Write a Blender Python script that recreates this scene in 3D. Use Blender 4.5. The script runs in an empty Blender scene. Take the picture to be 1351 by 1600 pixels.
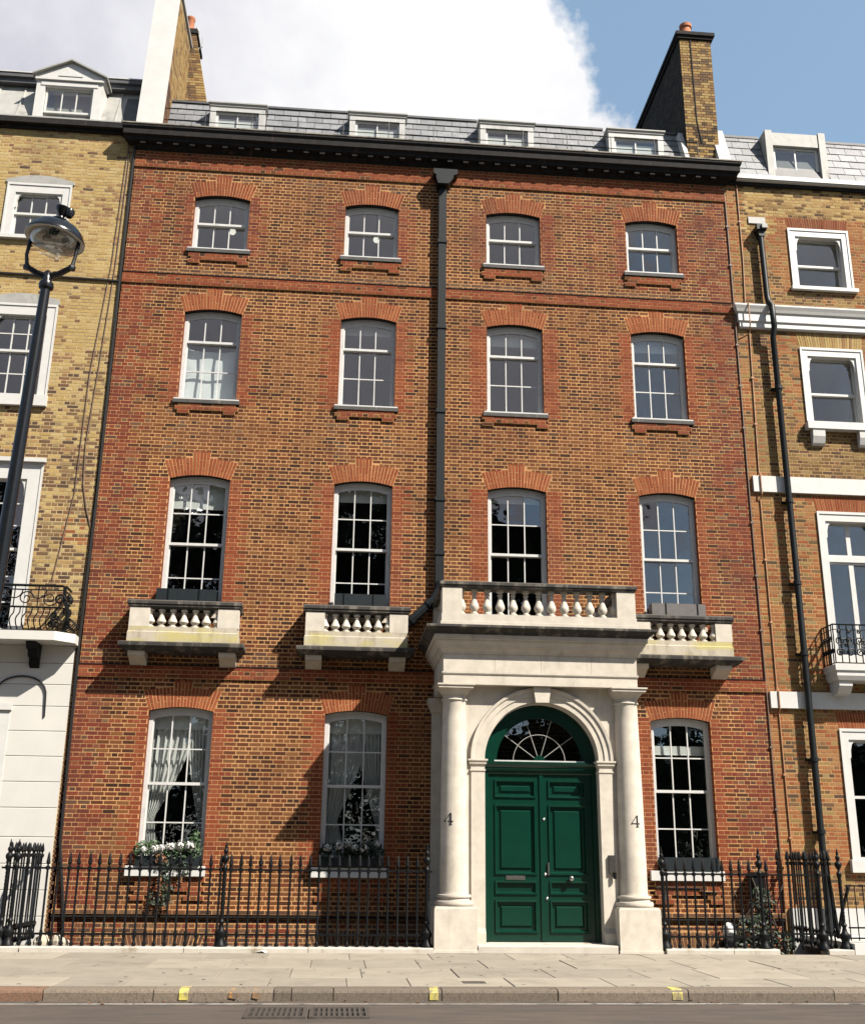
import bpy, math, random
from mathutils import Vector, noise
random.seed(11)
R = math.radians
scn = bpy.context.scene
col = scn.collection

# ------------------------------------------------------------------ camera
CAM = (0.0, -20.0, 1.457)
cd = bpy.data.cameras.new('camera'); cam = bpy.data.objects.new('camera', cd); col.objects.link(cam)
cd.sensor_fit = 'HORIZONTAL'; cd.sensor_width = 36.0; cd.lens = 36.0 * 1676.7 / 1351.0
cd.clip_end = 2000; cd.clip_start = 0.1
pitch, yaw, roll = R(17.761), R(4.800), R(0.622)
F = Vector((math.sin(yaw)*math.cos(pitch), math.cos(yaw)*math.cos(pitch), math.sin(pitch)))
Rt = Vector((math.cos(yaw), -math.sin(yaw), 0)); Up = Rt.cross(F)
R2 = Rt*math.cos(roll) + Up*math.sin(roll); U2 = Up*math.cos(roll) - Rt*math.sin(roll)
from mathutils import Matrix
M = Matrix((R2, U2, -F)).transposed().to_4x4(); M.translation = Vector(CAM)
cam.matrix_world = M
scn.camera = cam

# ------------------------------------------------------------------ sun, sky, exposure
SUN = Vector((1.15, -1.0, 1.62)).normalized()
sd = bpy.data.lights.new('sun', 'SUN'); sun = bpy.data.objects.new('sun', sd); col.objects.link(sun)
sd.energy = 5.0; sd.angle = R(0.5); sd.color = (1.0, 0.93, 0.82)
sun.rotation_euler = SUN.to_track_quat('Z', 'Y').to_euler(); sun.location = (20, -30, 40)
scn.view_settings.view_transform = 'Standard'; scn.view_settings.look = 'None'
scn.view_settings.exposure = 1.42; scn.view_settings.gamma = 1.0
scn.view_settings.use_curve_mapping = False

def make_world():
    w = bpy.data.worlds.new('World'); scn.world = w; w.use_nodes = True
    nt = w.node_tree; N = nt.nodes; L = nt.links; N.clear()
    out = N.new('ShaderNodeOutputWorld'); bg = N.new('ShaderNodeBackground')
    bg.inputs['Strength'].default_value = SKY_STRENGTH
    sky = N.new('ShaderNodeTexSky'); sky.sky_type = 'NISHITA'; sky.sun_disc = False
    sky.sun_elevation = math.asin(SUN.z); sky.sun_rotation = math.atan2(SUN.x, SUN.y)
    sky.air_density = 1.0; sky.dust_density = 0.6; sky.ozone_density = 1.2
    tc = N.new('ShaderNodeTexCoord')
    def math_(op, a, b=None, clamp=False):
        m = N.new('ShaderNodeMath'); m.operation = op; m.use_clamp = clamp
        for i, v in enumerate((a, b)):
            if v is None: continue
            if isinstance(v, (int, float)): m.inputs[i].default_value = v
            else: L.new(v, m.inputs[i])
        return m.outputs[0]
    def ang(az, el):   # angle in degrees from a cloud's centre
        d = (math.sin(R(az))*math.cos(R(el)), math.cos(R(az))*math.cos(R(el)), math.sin(R(el)))
        vm = N.new('ShaderNodeVectorMath'); vm.operation = 'DOT_PRODUCT'
        L.new(tc.outputs['Generated'], vm.inputs[0]); vm.inputs[1].default_value = d
        return math_('MULTIPLY', math_('ARCCOSINE', vm.outputs['Value']), 180/math.pi)
    def noise_(scale, detail, off, rough=0.55):
        mp = N.new('ShaderNodeMapping'); mp.inputs['Location'].default_value = off
        L.new(tc.outputs['Generated'], mp.inputs['Vector'])
        n = N.new('ShaderNodeTexNoise'); n.inputs['Scale'].default_value = scale
        n.inputs['Detail'].default_value = detail; n.inputs['Roughness'].default_value = rough
        L.new(mp.outputs[0], n.inputs['Vector']); return n.outputs['Fac']
    fine = noise_(9, 9, (1.3, 0.2, 4.1), .58)
    # the big cumulus north of the square, a bank lying over the gardens behind, loose clouds elsewhere
    d1 = math_('ADD', ang(-6, 32), math_('MULTIPLY', math_('SUBTRACT', fine, .5), 9.0))
    c1 = math_('SUBTRACT', 1.0, math_('MULTIPLY', math_('SUBTRACT', d1, 18.4), 1.1, True))
    c1 = math_('MULTIPLY', c1, 1.0, True)
    broad = noise_(2.6, 9, (3.7, 1.1, 0.4), .58)
    c2 = math_('MULTIPLY', math_('SUBTRACT', broad, .49), 7.0, True)
    far = math_('MULTIPLY', math_('SUBTRACT', ang(2, 33), 32.0), .12, True)
    c2 = math_('MULTIPLY', c2, far)
    d3 = math_('ADD', ang(184, 30), math_('ADD', math_('MULTIPLY', math_('SUBTRACT', broad, .5), 45.0), math_('MULTIPLY', math_('SUBTRACT', fine, .5), 45.0)))
    c3 = math_('SUBTRACT', 1.0, math_('MULTIPLY', math_('SUBTRACT', d3, 15.0), .16, True))
    cloud = math_('MAXIMUM', c1, math_('MAXIMUM', c2, c3))
    shade = noise_(3.4, 6, (0.3, 2.2, 1.9), .5)
    shade = math_('ADD', math_('MULTIPLY', math_('ADD', math_('MULTIPLY', shade, .6), math_('MULTIPLY', fine, .4)), .8), math_('MAXIMUM', math_('MULTIPLY', math_('SUBTRACT', 27.0, ang(9, 38)), .0105), -.03))
    cr = N.new('ShaderNodeValToRGB'); L.new(shade, cr.inputs['Fac'])
    e = cr.color_ramp.elements
    k = 1.0 / SKY_STRENGTH
    e[0].position = .36; e[0].color = (.22*k, .22*k, .255*k, 1)
    e[1].position = .62; e[1].color = (.375*k, .375*k, .38*k, 1)
    mul = N.new('ShaderNodeMix'); mul.data_type = 'RGBA'      # thin summer haze, the same over the whole sky
    mul.inputs['Factor'].default_value = .16
    L.new(sky.outputs[0], mul.inputs['A']); mul.inputs['B'].default_value = (.42*k, .62*k, .78*k, 1)
    mx = N.new('ShaderNodeMix'); mx.data_type = 'RGBA'
    L.new(cloud, mx.inputs['Factor']); L.new(mul.outputs['Result'], mx.inputs['A']); L.new(cr.outputs[0], mx.inputs['B'])
    L.new(mx.outputs['Result'], bg.inputs['Color']); L.new(bg.outputs[0], out.inputs[0])
SKY_STRENGTH = 0.05
make_world()
scn.cycles.max_bounces = 6; scn.cycles.transparent_max_bounces = 10

# ------------------------------------------------------------------ materials
MATS = {}
ALB = .59
def shader(name):
    m = bpy.data.materials.new(name); m.use_nodes = True
    nt = m.node_tree; b = nt.nodes['Principled BSDF']
    return m, nt, b
def node(nt, typ, **kw):
    n = nt.nodes.new(typ)
    for k, v in kw.items(): setattr(n, k, v)
    return n
def mixc(nt, fac, a, b, blend='MIX'):
    n = node(nt, 'ShaderNodeMix', data_type='RGBA', blend_type=blend)
    for s, v in (('Factor', fac), ('A', a), ('B', b)):
        if isinstance(v, (int, float)): n.inputs[s].default_value = v
        elif isinstance(v, tuple): n.inputs[s].default_value = v if len(v) == 4 else v + (1,)
        else: nt.links.new(v, n.inputs[s])
    return n.outputs['Result']
def tnoise(nt, scale, detail=4, rough=.55, stretch=None, coord='Position'):
    n = node(nt, 'ShaderNodeTexNoise'); n.inputs['Scale'].default_value = scale
    n.inputs['Detail'].default_value = detail; n.inputs['Roughness'].default_value = rough
    g = node(nt, 'ShaderNodeNewGeometry'); src = g.outputs['Position']
    if stretch:
        mp = node(nt, 'ShaderNodeMapping'); mp.inputs['Scale'].default_value = stretch
        nt.links.new(src, mp.inputs['Vector']); src = mp.outputs[0]
    nt.links.new(src, n.inputs['Vector'])
    return n.outputs['Fac']
def ramp(nt, fac, p0, p1, c0=(0, 0, 0, 1), c1=(1, 1, 1, 1)):
    r = node(nt, 'ShaderNodeValToRGB'); nt.links.new(fac, r.inputs['Fac'])
    e = r.color_ramp.elements; e[0].position = p0; e[1].position = p1
    e[0].color = c0 if len(c0) == 4 else c0 + (1,); e[1].color = c1 if len(c1) == 4 else c1 + (1,)
    return r.outputs[0]
def bump(nt, b, h, strength=.3, dist=.01):
    n = node(nt, 'ShaderNodeBump'); n.inputs['Strength'].default_value = strength
    n.inputs['Distance'].default_value = dist
    nt.links.new(h, n.inputs['Height']); nt.links.new(n.outputs[0], b.inputs['Normal'])
def simple(name, c, rough=.6, var=.15, scale=6, metal=0, bmp=0, bscale=60, spec=.5, dirt=None, dirt_pos=(.5, .7), stretch=None, objvar=0):
    m, nt, b = shader(name)
    c = tuple(x*ALB for x in c)
    n = tnoise(nt, scale, 5, .6, stretch)
    lo = tuple(x*(1-var) for x in c); hi = tuple(min(1, x*(1+var)) for x in c)
    o = ramp(nt, n, .3, .7, lo, hi)
    if dirt:
        dirt = tuple(x*ALB for x in dirt)
        d = ramp(nt, tnoise(nt, scale*.7, 7, .65, stretch or (1, 1, .45)), dirt_pos[0], dirt_pos[1])
        o = mixc(nt, d, o, dirt)
    if objvar:
        oi = node(nt, 'ShaderNodeObjectInfo')
        o = mixc(nt, 1.0, o, ramp(nt, oi.outputs['Random'], 0, 1, (1-objvar,)*3, (1+objvar*.6,)*3), 'MULTIPLY')
    nt.links.new(o, b.inputs['Base Color'])
    b.inputs['Roughness'].default_value = rough; b.inputs['Metallic'].default_value = metal
    b.inputs['Specular IOR Level'].default_value = spec
    if bmp: bump(nt, b, tnoise(nt, bscale, 5, .6), bmp, .01)
    MATS[name] = m
    return m
def brick_mat(name, soot=(.035, .025, .02), amt=.55):
    m, nt, b = shader(name)
    at = node(nt, 'ShaderNodeAttribute', attribute_name='tint')
    c = mixc(nt, 1.0, at.outputs['Color'], ramp(nt, tnoise(nt, 38, 5, .65), .25, .75, (.66*ALB,)*3, (1.15*ALB,)*3), 'MULTIPLY')
    d = ramp(nt, tnoise(nt, .55, 8, .66, (1.0, 1.0, .7)), .50, .76, (0, 0, 0), (amt,)*3)
    c = mixc(nt, d, c, soot)
    nt.links.new(c, b.inputs['Base Color']); b.inputs['Roughness'].default_value = .92
    b.inputs['Specular IOR Level'].default_value = .2
    bump(nt, b, tnoise(nt, 120, 4, .6), .5, .004)
    MATS[name] = m
def mortar_mat(name, c):
    m, nt, b = shader(name)
    c = tuple(x*ALB for x in c)
    o = ramp(nt, tnoise(nt, 25, 4), .3, .7, tuple(x*.72 for x in c), tuple(x*1.1 for x in c))
    o = mixc(nt, ramp(nt, tnoise(nt, 1.1, 5, .6, (.8, 1, 1.4)), .48, .60, (0, 0, 0), (.55,)*3), o, tuple(x*.55 for x in c))
    o = mixc(nt, ramp(nt, tnoise(nt, .7, 8, .66), .42, .72, (0, 0, 0), (.62,)*3), o, (.09, .058, .038))
    nt.links.new(o, b.inputs['Base Color']); b.inputs['Roughness'].default_value = .95
    b.inputs['Specular IOR Level'].default_value = .15
    bump(nt, b, tnoise(nt, 150, 3), .5, .003)
    MATS[name] = m
def glass_mat(name, tint=(.72, .75, .74)):
    m = bpy.data.materials.new(name); m.use_nodes = True; nt = m.node_tree; nt.nodes.clear()
    out = node(nt, 'ShaderNodeOutputMaterial'); mx = node(nt, 'ShaderNodeMixShader')
    tr = node(nt, 'ShaderNodeBsdfTransparent'); tr.inputs[0].default_value = tint + (1,)
    gl = node(nt, 'ShaderNodeBsdfGlossy'); gl.inputs['Roughness'].default_value = .008
    gl.inputs['Color'].default_value = (1, 1, 1, 1)
    lw = node(nt, 'ShaderNodeLayerWeight'); lw.inputs['Blend'].default_value = .5
    pw = node(nt, 'ShaderNodeMath', operation='POWER'); pw.inputs[1].default_value = 4.0; nt.links.new(lw.outputs['Facing'], pw.inputs[0])
    mm = node(nt, 'ShaderNodeMath', operation='MULTIPLY_ADD'); mm.inputs[1].default_value = .85; mm.inputs[2].default_value = .14; mm.use_clamp = True
    nt.links.new(pw.outputs[0], mm.inputs[0])
    bp = node(nt, 'ShaderNodeBump'); bp.inputs['Strength'].default_value = .12; bp.inputs['Distance'].default_value = .05
    nt.links.new(tnoise(nt, 2.2, 2, .5), bp.inputs['Height']); nt.links.new(bp.outputs[0], gl.inputs['Normal'])
    nt.links.new(mm.outputs[0], mx.inputs[0])
    nt.links.new(tr.outputs[0], mx.inputs[1]); nt.links.new(gl.outputs[0], mx.inputs[2]); nt.links.new(mx.outputs[0], out.inputs[0])
    MATS[name] = m
def stone_mat(name, c, sootamt=.6, sp=(.56, .74), extra=None, updirt=0.9):
    # Portland stone: cream, weathered, with soot streaks; upward ledges carry more soot (dirt collects there)
    c = tuple(x*ALB for x in c)
    m, nt, b = shader(name)
    o = ramp(nt, tnoise(nt, 5, 6, .6), .3, .72, tuple(x*.84 for x in c), tuple(min(1, x*1.08) for x in c))
    st = ramp(nt, tnoise(nt, 3.2, 7, .65, (1.6, 1.6, .25)), sp[0], sp[1], (0, 0, 0), (sootamt,)*3)
    o = mixc(nt, st, o, (.16, .125, .085) if c[0] > .3 else (.022, .02, .018))
    g = node(nt, 'ShaderNodeNewGeometry'); sx = node(nt, 'ShaderNodeSeparateXYZ'); nt.links.new(g.outputs['Normal'], sx.inputs[0])
    up = ramp(nt, sx.outputs['Z'], .35, .8, (0, 0, 0), (updirt,)*3)
    o = mixc(nt, up, o, (.05, .045, .04))
    nt.links.new(o, b.inputs['Base Color']); b.inputs['Roughness'].default_value = .8
    b.inputs['Specular IOR Level'].default_value = .3
    bump(nt, b, tnoise(nt, 45, 6, .65), .28, .008)
    MATS[name] = m
def lichen_mat():
    m, nt, b = shader('lichened_stone')
    c = tuple(x*ALB for x in (.60, .53, .42))
    o = ramp(nt, tnoise(nt, 5, 6, .6), .3, .72, tuple(x*.8 for x in c), c)
    st = ramp(nt, tnoise(nt, 4, 7, .65, (1.4, 1.4, .35)), .5, .68, (0, 0, 0), (.75,)*3)
    o = mixc(nt, st, o, (.13, .105, .07))
    o = mixc(nt, ramp(nt, tnoise(nt, 1.9, 7, .65, (.55, 1, 2.2)), .47, .60, (0, 0, 0), (.7,)*3), o, (.33, .285, .075))
    nt.links.new(o, b.inputs['Base Color']); b.inputs['Roughness'].default_value = .88
    bump(nt, b, tnoise(nt, 45, 6, .65), .35, .01)
    MATS['lichened_stone'] = m
brick_mat('brick_brown'); brick_mat('brick_yellow', amt=.45); brick_mat('brick_orange', (.05, .035, .015), .5)
brick_mat('brick_stack', amt=.3)
mortar_mat('mortar_tan', (.74, .405, .175)); mortar_mat('mortar_yellow', (.66, .50, .27)); mortar_mat('mortar_orange', (.60, .37, .17))
stone_mat('stone', (.70, .63, .53), .5); stone_mat('stone_coping', (.27, .24, .20), .95, (.30, .50)); lichen_mat()
stone_mat('stone_clean', (.70, .635, .54), .42, (.56, .78), updirt=.4)
simple('soot_shade_brick', (.018, .016, .016), .85, .4, 7, bmp=.5, bscale=25, dirt=(.12, .055, .035), dirt_pos=(.62, .72), spec=.2)  # soot black of the cornice; also painted shade on arch soffits and stack flank
simple('cornice_lead', (.30, .27, .22), .8, .3, 5, bmp=.4, dirt=(.07, .06, .05), dirt_pos=(.52, .62))
simple('white_paint', (.70, .69, .665), .45, .05, 6, bmp=.05, dirt=(.45, .43, .38), dirt_pos=(.66, .85))
simple('window_paint', (.68, .675, .66), .45, .08, 8, bmp=.05, dirt=(.38, .37, .35), dirt_pos=(.62, .82))
simple('dormer_paint', (.56, .555, .54), .5, .1, 5, bmp=.05, dirt=(.3, .29, .27), dirt_pos=(.55, .75))
simple('stucco', (.70, .68, .64), .6, .04, 2, bmp=.06, bscale=30, dirt=(.55, .52, .46), dirt_pos=(.62, .85))
simple('cream_plaster', (.74, .68, .48), .7, .05, 2, bmp=.06)
simple('sill_shade', (.07, .065, .06), .8, .3, 9, bmp=.3, dirt=(.2, .18, .15), dirt_pos=(.6, .7))  # the shade under the sills is put into this dark colour
simple('white_plaster', (.60, .59, .575), .8, .06, 3, bmp=.1)
simple('black_iron', (.006, .007, .008), .45, .3, 20, bmp=.15, bscale=50, spec=.14)
simple('black_pipe', (.006, .009, .011), .5, .25, 9, bmp=.12, bscale=40, spec=.25)
simple('green_paint', (.0015, .036, .022), .24, .10, 6, bmp=.05, bscale=30, spec=.38)
simple('slate', (.22, .225, .24), .6, .22, 9, bmp=.3, bscale=35, objvar=.25)
simple('lead', (.40, .395, .37), .6, .15, 4, bmp=.2, bscale=12, dirt=(.16, .15, .14), dirt_pos=(.58, .75))
simple('dark_lead', (.09, .09, .095), .6, .3, 4, bmp=.25, bscale=15)
simple('asphalt', (.088, .064, .049), .9, .25, 3, bmp=.7, bscale=140, dirt=(.055, .046, .04), dirt_pos=(.5, .66), stretch=(.5, 2.5, 1))
simple('gutter_line', (.36, .33, .29), .85, .2, 9, bmp=.4, bscale=90, dirt=(.12, .10, .085), dirt_pos=(.5, .64))
simple('paving', (.33, .29, .23), .85, .09, 2.5, bmp=.3, bscale=70, dirt=(.22, .19, .145), dirt_pos=(.52, .76), objvar=.16)
simple('paving_joint', (.185, .16, .125), .95, .2, 20)
simple('granite', (.19, .15, .11), .85, .3, 40, bmp=.5, bscale=90, dirt=(.10, .08, .06), dirt_pos=(.52, .7), objvar=.30)
simple('granite_red', (.21, .115, .07), .85, .3, 40, bmp=.5, bscale=90, dirt=(.12, .08, .05), dirt_pos=(.52, .7))
simple('coping_white', (.58, .53, .46), .8, .1, 4, bmp=.3, dirt=(.33, .28, .2), dirt_pos=(.55, .7))
simple('yellow_paint', (.66, .56, .12), .8, .15, 12, bmp=.4, dirt=(.24, .20, .13), dirt_pos=(.43, .58))
simple('orange_paint', (.55, .25, .04), .8, .15, 12, bmp=.4, dirt=(.16, .12, .09), dirt_pos=(.42, .56))
simple('grate_iron', (.075, .062, .052), .6, .3, 20, bmp=.4, bscale=60)
simple('dark_void', (.01, .01, .01), 1, 0, 1)
simple('terracotta', (.50, .17, .07), .85, .15, 8, bmp=.2)
simple('curtain', (1.0, .99, .97), .95, .08, 8); simple('white_cloth', (1.2, 1.24, 1.25), .9, .05, 5)
simple('blind', (1.15, 1.15, 1.12), .9, .04, 5)
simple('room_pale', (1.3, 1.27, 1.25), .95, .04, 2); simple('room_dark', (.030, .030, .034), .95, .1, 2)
simple('room_mid', (.9, .9, .9), .95, .1, 2)
simple('planter_black', (.010, .016, .020), .55, .2, 10, bmp=.1, spec=.25); simple('planter_grey', (.12, .105, .10), .6, .15, 10, bmp=.1)
simple('leaf', (.045, .10, .030), .6, .5, 14, objvar=.2); simple('leaf_dark', (.018, .040, .018), .6, .5, 14)
simple('leaf_brown', (.20, .085, .03), .7, .4, 14); simple('tree_leaf', (.030, .055, .018), .6, .5, 3, objvar=.3)
simple('bark', (.07, .055, .04), .9, .3, 6, bmp=.5)
simple('petal', (.80, .79, .74), .6, .05, 20); simple('steel', (.62, .61, .58), .28, .1, 20, metal=1.0)
simple('brass_grey', (.10, .095, .085), .4, .2, 20, metal=.6)
simple('cable_black', (.012, .012, .013), .5, .2, 10); simple('cable_brown', (.16, .10, .07), .6, .2, 10); simple('cable_orange', (.42, .20, .09), .6, .2, 10)
simple('lamp_black', (.008, .009, .011), .25, .2, 10, spec=.35); simple('lamp_inner', (.70, .66, .58), .4, .05, 10)
simple('grass', (.05, .09, .025), .9, .3, 1); simple('dirt_wall', (.10, .075, .055), .95, .3, 3, bmp=.3)
simple('paper', (.8, .8, .78), .8, .05, 10); simple('rubble', (.56, .50, .39), .9, .15, 10, bmp=.5, bscale=20)
glass_mat('glass'); glass_mat('lamp_glass', (.92, .92, .9))
def emit(name, c, s):
    m, nt, b = shader(name); b.inputs['Base Color'].default_value = c + (1,)
    b.inputs['Emission Color'].default_value = c + (1,); b.inputs['Emission Strength'].default_value = s; MATS[name] = m
emit('lamp_glow', (1.0, .93, .8), .45)

# ------------------------------------------------------------------ object helpers
WL = {}
def wloc(o): return WL.get(o.name, Vector((0, 0, 0))) if o else Vector((0, 0, 0))
def thing(name, loc, label=None, cat=None, group=None, kind=None, parent=None):
    o = bpy.data.objects.new(name, None); col.objects.link(o); o.empty_display_size = .2
    o.location = Vector(loc) - wloc(parent); o.parent = parent; WL[o.name] = Vector(loc)
    tag(o, label, cat, group, kind); return o
def tag(o, label=None, cat=None, group=None, kind=None):
    if label: o['label'] = label
    if cat: o['category'] = cat
    if group: o['group'] = group
    if kind: o['kind'] = kind
    return o
def inst(src, loc, parent=None, rot=None, name=None):
    """a further object sharing a mesh; loc is the world position of its origin"""
    o = bpy.data.objects.new(name or src.name.split('.')[0], src if isinstance(src, bpy.types.Mesh) else src.data)
    col.objects.link(o); o.location = Vector(loc) - wloc(parent); o.parent = parent; WL[o.name] = Vector(loc)
    if rot: o.rotation_euler = rot
    return o
class MB:
    def __init__(s): s.v = []; s.f = []; s.m = []; s.t = []; s.cur = 0; s.tint = None
    def face(s, idx):
        s.f.append(tuple(idx)); s.m.append(s.cur); s.t.append(s.tint)
    def quad(s, a, b, c, d):
        n = len(s.v); s.v += [a, b, c, d]; s.face((n, n+1, n+2, n+3))
    def poly(s, pts):
        n = len(s.v); s.v += list(pts); s.face(range(n, n+len(pts)))
    def box(s, x0, x1, y0, y1, z0, z1, skip=''):
        n = len(s.v)
        s.v += [(x0,y0,z0),(x1,y0,z0),(x1,y1,z0),(x0,y1,z0),(x0,y0,z1),(x1,y0,z1),(x1,y1,z1),(x0,y1,z1)]
        for k, q in (('f',(0,1,5,4)),('r',(1,2,6,5)),('b',(2,3,7,6)),('l',(3,0,4,7)),('d',(3,2,1,0)),('u',(4,5,6,7))):
            if k not in skip: s.face([n+i for i in q])
    def prism(s, pts, y0, y1, back=True):
        """pts counter-clockwise in (x, z) seen from the front; front at y0"""
        n = len(s.v); k = len(pts)
        s.v += [(x, y0, z) for x, z in pts] + [(x, y1, z) for x, z in pts]
        s.face(range(n, n+k))
        if back: s.face(range(n+2*k-1, n+k-1, -1))
        for i in range(k):
            j = (i+1) % k; s.face((n+j, n+i, n+k+i, n+k+j))
    def prism_x(s, pts, x0, x1):
        """pts in (y, z), extruded along x"""
        n = len(s.v); k = len(pts)
        s.v += [(x0, y, z) for y, z in pts] + [(x1, y, z) for y, z in pts]
        s.face(range(n, n+k)); s.face(range(n+2*k-1, n+k-1, -1))
        for i in range(k):
            j = (i+1) % k; s.face((n+j, n+i, n+k+i, n+k+j))
    def lathe(s, prof, c=(0, 0, 0), n=16, cap=True):
        b = len(s.v); k = len(prof)
        for r, z in prof:
            for i in range(n):
                a = 2*math.pi*i/n; s.v.append((c[0]+r*math.cos(a), c[1]+r*math.sin(a), c[2]+z))
        for j in range(k-1):
            for i in range(n):
                i2 = (i+1) % n; s.face((b+j*n+i, b+j*n+i2, b+(j+1)*n+i2, b+(j+1)*n+i))
        if cap:
            s.face([b+i for i in range(n-1, -1, -1)]); s.face([b+(k-1)*n+i for i in range(n)])
    def tube(s, pts, r, n=6, cap=True):
        b = len(s.v); pts = [Vector(p) for p in pts]; k = len(pts); ref = None
        for i, p in enumerate(pts):
            d = (pts[min(i+1, k-1)] - pts[max(i-1, 0)]).normalized()
            if ref is None or abs(ref.dot(d)) > .95: ref = Vector((0, 1, 0)) if abs(d.y) < .8 else Vector((1, 0, 0))
            u = d.cross(ref).normalized(); w = d.cross(u).normalized(); rr = r[i] if isinstance(r, (list, tuple)) else r
            for j in range(n):
                a = 2*math.pi*j/n; s.v.append(tuple(p + u*(rr*math.cos(a)) + w*(rr*math.sin(a))))
        for i in range(k-1):
            for j in range(n):
                j2 = (j+1) % n; s.face((b+i*n+j, b+(i+1)*n+j, b+(i+1)*n+j2, b+i*n+j2))
        if cap:
            s.face([b+j for j in range(n)]); s.face([b+(k-1)*n+j for j in range(n-1, -1, -1)])
    def mould(s, x0, x1, yf, yb, prof, cap=True):
        """a profile of (offset, z) carried round the left, front and right sides of a block"""
        b = len(s.v)
        for o, z in prof:
            s.v += [(x0-o, yb, z), (x0-o, yf-o, z), (x1+o, yf-o, z), (x1+o, yb, z)]
        for j in range(len(prof)-1):
            for i in range(3):
                s.face((b+j*4+i, b+j*4+i+1, b+(j+1)*4+i+1, b+(j+1)*4+i))
        if cap:
            s.face((b+3, b+2, b+1, b)); e = b+(len(prof)-1)*4; s.face((e, e+1, e+2, e+3))
    def mesh(s, name, mats, smooth=False, origin=None):
        me = bpy.data.meshes.new(name)
        if origin is None:
            xs = [p[0] for p in s.v]; ys = [p[1] for p in s.v]; zs = [p[2] for p in s.v]
            origin = ((min(xs)+max(xs))/2, (min(ys)+max(ys))/2, min(zs))
        ox, oy, oz = origin
        me.from_pydata([(x-ox, y-oy, z-oz) for x, y, z in s.v], [], s.f)
        mats = mats if isinstance(mats, (list, tuple)) else [mats]
        for q in mats: me.materials.append(MATS[q])
        if len(mats) > 1: me.polygons.foreach_set('material_index', s.m)
        if any(t is not None for t in s.t):
            at = me.attributes.new('tint', 'FLOAT_COLOR', 'CORNER'); buf = []
            for f, t in zip(s.f, s.t):
                c = t if t is not None else (.3, .2, .1)
                buf += [c[0], c[1], c[2], 1.0]*len(f)
            at.data.foreach_set('color', buf)
        if smooth:
            me.polygons.foreach_set('use_smooth', [True]*len(s.f)); me.set_sharp_from_angle(angle=R(38))
        me.update()
        return me, Vector(origin)
    def build(s, name, mats, parent=None, smooth=False, origin=None):
        me, o = s.mesh(name, mats, smooth, origin)
        return inst(me, o, parent, name=name)
    @property
    def n(s): return len(s.f)

def lerp(a, b, t): return a + (b-a)*t
CH = 0.075        # one brick course
PAL = {
 'tan': [(0.235,0.088,0.031),(0.203,0.073,0.026),(0.177,0.060,0.021),(0.235,0.097,0.034),(0.148,0.048,0.018),(0.117,0.038,0.014),(0.081,0.028,0.013),(0.050,0.020,0.011),(0.164,0.045,0.016),(0.210,0.082,0.029)],
 'tan_dark': [(0.181,0.064,0.026),(0.153,0.052,0.022),(0.125,0.041,0.018),(0.195,0.076,0.031),(0.101,0.036,0.018),(0.063,0.025,0.014),(0.168,0.045,0.018),(0.139,0.039,0.018)],
 'red': [(0.285,0.064,0.025),(0.258,0.056,0.023),(0.302,0.080,0.033),(0.223,0.048,0.022),(0.276,0.074,0.035)],
 'red_dark': [(0.237,0.052,0.025),(0.205,0.042,0.023),(0.181,0.040,0.024),(0.260,0.070,0.031),(0.154,0.037,0.024),(0.223,0.078,0.042)],
 'rubbed': [(0.346,0.092,0.035),(0.320,0.077,0.029),(0.302,0.070,0.027),(0.372,0.108,0.041)],
 'ground': [(0.170,0.089,0.051),(0.145,0.072,0.043),(0.111,0.055,0.036),(0.196,0.111,0.060),(0.085,0.047,0.034),(0.187,0.076,0.038)],
 'yellow': [(.55,.39,.155),(.57,.41,.175),(.52,.36,.135),(.53,.375,.16),(.48,.315,.115),(.55,.38,.145),(.45,.28,.115),(.56,.40,.16),(.585,.44,.20),(.50,.345,.13),(.54,.40,.17),(.34,.19,.09)],
 'yellow_brown': [(0.313,0.207,0.092),(0.267,0.160,0.073),(0.337,0.238,0.115),(0.221,0.126,0.061),(0.176,0.095,0.054),(0.115,0.068,0.046),(0.284,0.168,0.077),(0.245,0.119,0.061)],
 'orange': [(0.387,0.145,0.053),(0.361,0.121,0.042),(0.405,0.176,0.066),(0.326,0.099,0.037),(0.396,0.194,0.079)],
 'olive': [(0.315,0.204,0.072),(0.281,0.174,0.060),(0.348,0.238,0.093),(0.212,0.123,0.047),(0.153,0.089,0.043),(0.102,0.064,0.038),(0.357,0.230,0.085)],
 'stack': [(.42,.27,.10),(.36,.22,.08),(.45,.31,.13),(.28,.16,.07),(.18,.11,.06)],
 'stack_soot_shade': [(.05,.042,.035),(.035,.03,.026),(.07,.055,.04),(.028,.025,.022)],  # sooty flank bricks, darkened further to paint in the flank's shade
}
def pick(pal, x, z):
    """clusters of darker and lighter bricks, as in old stock brickwork"""
    p = PAL[pal]; n = noise.noise((x*.55, 3.1, z*.8)) * .75 + noise.noise((x*2.1, 9.1, z*2.6))*.25 + .5
    if random.random() < .66:
        i = int(min(.999, max(0, n + random.uniform(-.28, .28))) * len(p)); return p[i], i
    i = random.randrange(len(p)); return p[i], i

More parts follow.
